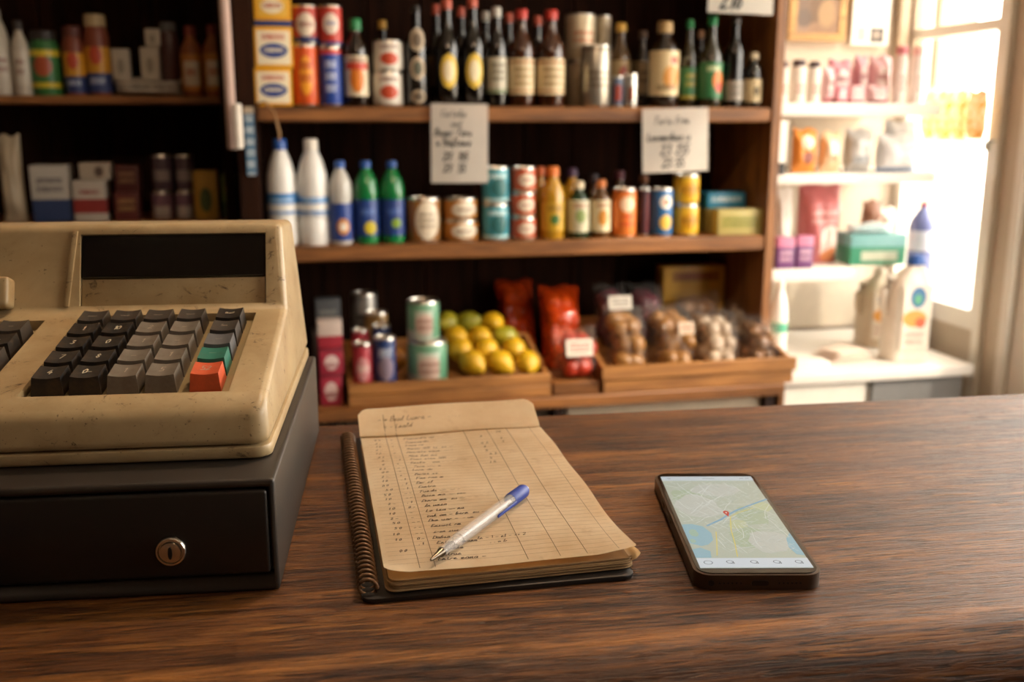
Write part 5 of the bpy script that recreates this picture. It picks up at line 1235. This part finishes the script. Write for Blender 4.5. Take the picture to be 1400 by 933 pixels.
flat('parkland', [blob(.55, .42, .1, .05), blob(.9, .62, .1, .06)], '#b9bf9a')
flat('lake', [[(0, .42), (.10, .425), (.20, .40), (.25, .33), (.235, .26), (.17, .215), (.10, .20), (0, .23)], [(0, .09), (0, .17), (.08, .185), (.16, .15), (.14, .09)], [(1, .11), (.93, .12), (.90, .19), (.93, .27), (1, .33)]], '#8fb4bf')
flat('island', [blob(.08, .33, .05, .035), blob(.04, .25, .03, .02)], '#9fb9a4')
net = []
for k in range(70):
    x, y = rnd.uniform(0, 1), rnd.uniform(.11, .93); a = rnd.choice((.5, .5 + math.pi / 2, rnd.uniform(0, 3.1))); ln = [(x, y)]
    for q in range(rnd.randint(2, 5)):
        a += rnd.uniform(-.35, .35); x += .07 * math.cos(a); y += .045 * math.sin(a)
        if not (0 < x < 1 and .10 < y < .935): break
        if x < .27 and y < .43: break
        ln.append((x, y))
    if len(ln) > 1: net.append(ln)
road('streets', net, .00032, '#d6d8d0')
net2 = []
for k in range(380):
    x, y = rnd.uniform(.02, .98), rnd.uniform(.12, .92); a = rnd.choice((.6, 2.17)) + rnd.uniform(-.1, .1); l_ = rnd.uniform(.04, .12)
    q = (x + l_ * math.cos(a), y + l_ * .6 * math.sin(a))
    if 0 < q[0] < 1 and .1 < q[1] < .93 and not (x < .3 and y < .44): net2.append([(x, y), q])
road('side_streets', net2, .00018, '#cdd0c8')
road('side_streets', [[(x + .03, y + .01), (x2 + .02, y2 - .02)] for ((x, y), (x2, y2)) in net2[::3] if x2 < .95 and y2 < .9 and y > .14 and x < .95], .00016, '#8f9a8c')
road('river', [[(.245, .405), (.33, .44), (.42, .475), (.5, .52), (.62, .575), (.75, .62), (.88, .665), (1.0, .705)]], .0016, '#7fa6bd')
road('main_road', [[(.38, .10), (.42, .22), (.455, .36), (.5, .46), (.52, .50), (.62, .545), (.80, .60)], [(.2, .11), (.26, .24), (.30, .34)]], .0006, '#d6c66a')
flat('top_bar', [[(0, .945), (1, .945), (1, 1), (0, 1)]], '#c3ccd1'); flat('bottom_bar', [[(0, 0), (1, 0), (1, .085), (0, .085)]], '#cdd5da')
# icons and status marks
def ringpts(cx, cy, r, n=14): return [(cx + r * math.cos(2 * math.pi * k / n), cy + .42 * r * math.sin(2 * math.pi * k / n)) for k in range(n + 1)]
ic = [ringpts(.09, .045, .038)]
for cx in (.285, .5, .705, .90): ic += [ringpts(cx, .05, .03, 8), [(cx - .02, .04), (cx + .035, .035), (cx + .03, .055)]]
road('icons', ic, .0004, '#4a5258')
road('status_marks', [[(.06, .972), (.10, .972)], [(.45, .972), (.58, .972)], [(.86, .972), (.90, .972)], [(.92, .972), (.96, .972)]], .0007, '#7a868c')
flat('pin', [[(.5, .50), (.47, .545), (.475, .562), (.5, .57), (.525, .562), (.53, .545)]], '#c03a2c'); flat('pin_centre', [[(.49, .545), (.5, .538), (.51, .545), (.5, .554)]], '#e6dcd8')
# lower bezel details and the bottom edge openings
obj('charging_port', slab(rrect(.0095, .0030, .0014, 5), 0, .0006), M_BLACK, ph, (0, -PLN / 2 + .0003, PH / 2 - .0003), (math.pi / 2, 0, 0))
for sgn in (-1, 1):
    for kk in range(6): obj('speaker_hole', lathe([(0, 0), (.0006, 0), (.0006, .0005), (0, .0005)], 8), M_BLACK, ph, (sgn * (.0105 + .0023 * kk), -PLN / 2 + .0003, PH / 2 - .0003), (math.pi / 2, 0, 0))
obj('audio_jack', lathe([(0, 0), (.0017, 0), (.0017, .0005), (0, .0005)], 14), M_BLACK, ph, (-.0265, -PLN / 2 + .0003, PH / 2 - .0003), (math.pi / 2, 0, 0))
obj('side_button', box(-.0006, .0006, -.006, .006, -.0011, .0011, .0004, 1), M_PF, ph, (-PW / 2, .035, PH / 2)); obj('side_button', box(-.0006, .0006, -.009, .009, -.0011, .0011, .0004, 1), M_PF, ph, (-PW / 2, .012, PH / 2))

# ------------------------------------------------------------------ added warm fill lamps, out of view above the counter
lp = thing('fill_lamp', 'unseen warm fill lamp added above the counter', 'lamp', F(.42, .92, 2.0), 0)
obj('fill_lamp_shade', lathe([(.02, .16), (.03, .158), (.142, .02), (.14, .018), (.028, .15), (.02, .152)], 32), plain('#7a4a22', .5), lp)  # unseen shade, shaped to keep the fill off the left shelves
obj('bulb', lathe([(0, .100), (.015, .104), (.02, .115), (.014, .13), (.012, .135), (0, .135)], 20), plain('#ffd7a0', .3, emit=6.0, var=0), lp)
obj('cord', lathe([(.003, .13), (.003, .4995)], 8), M_BLACK, lp)
ld = bpy.data.lights.new('fill_lamp_light', 'POINT'); ld.energy = 29; ld.color = (1, .76, .52); ld.shadow_soft_size = .06
lo = bpy.data.objects.new('fill_lamp_light', ld); COL.objects.link(lo); lo.parent = lp; lo.location = (0, 0, .092)
lp2 = thing('fill_lamp', 'second unseen warm lamp added as front fill', 'lamp', F(.35, -.35, 2.05), 0)  # added behind the lens to brighten the fronts
for ch in list(lp.children):
    q = ch.copy()
    if ch.type == 'LIGHT': q.data = ch.data.copy(); q.data.energy = 4.5
    COL.objects.link(q); q.parent = lp2
for o in bpy.data.objects:
    if 'top_z' in o.keys(): del o['top_z']
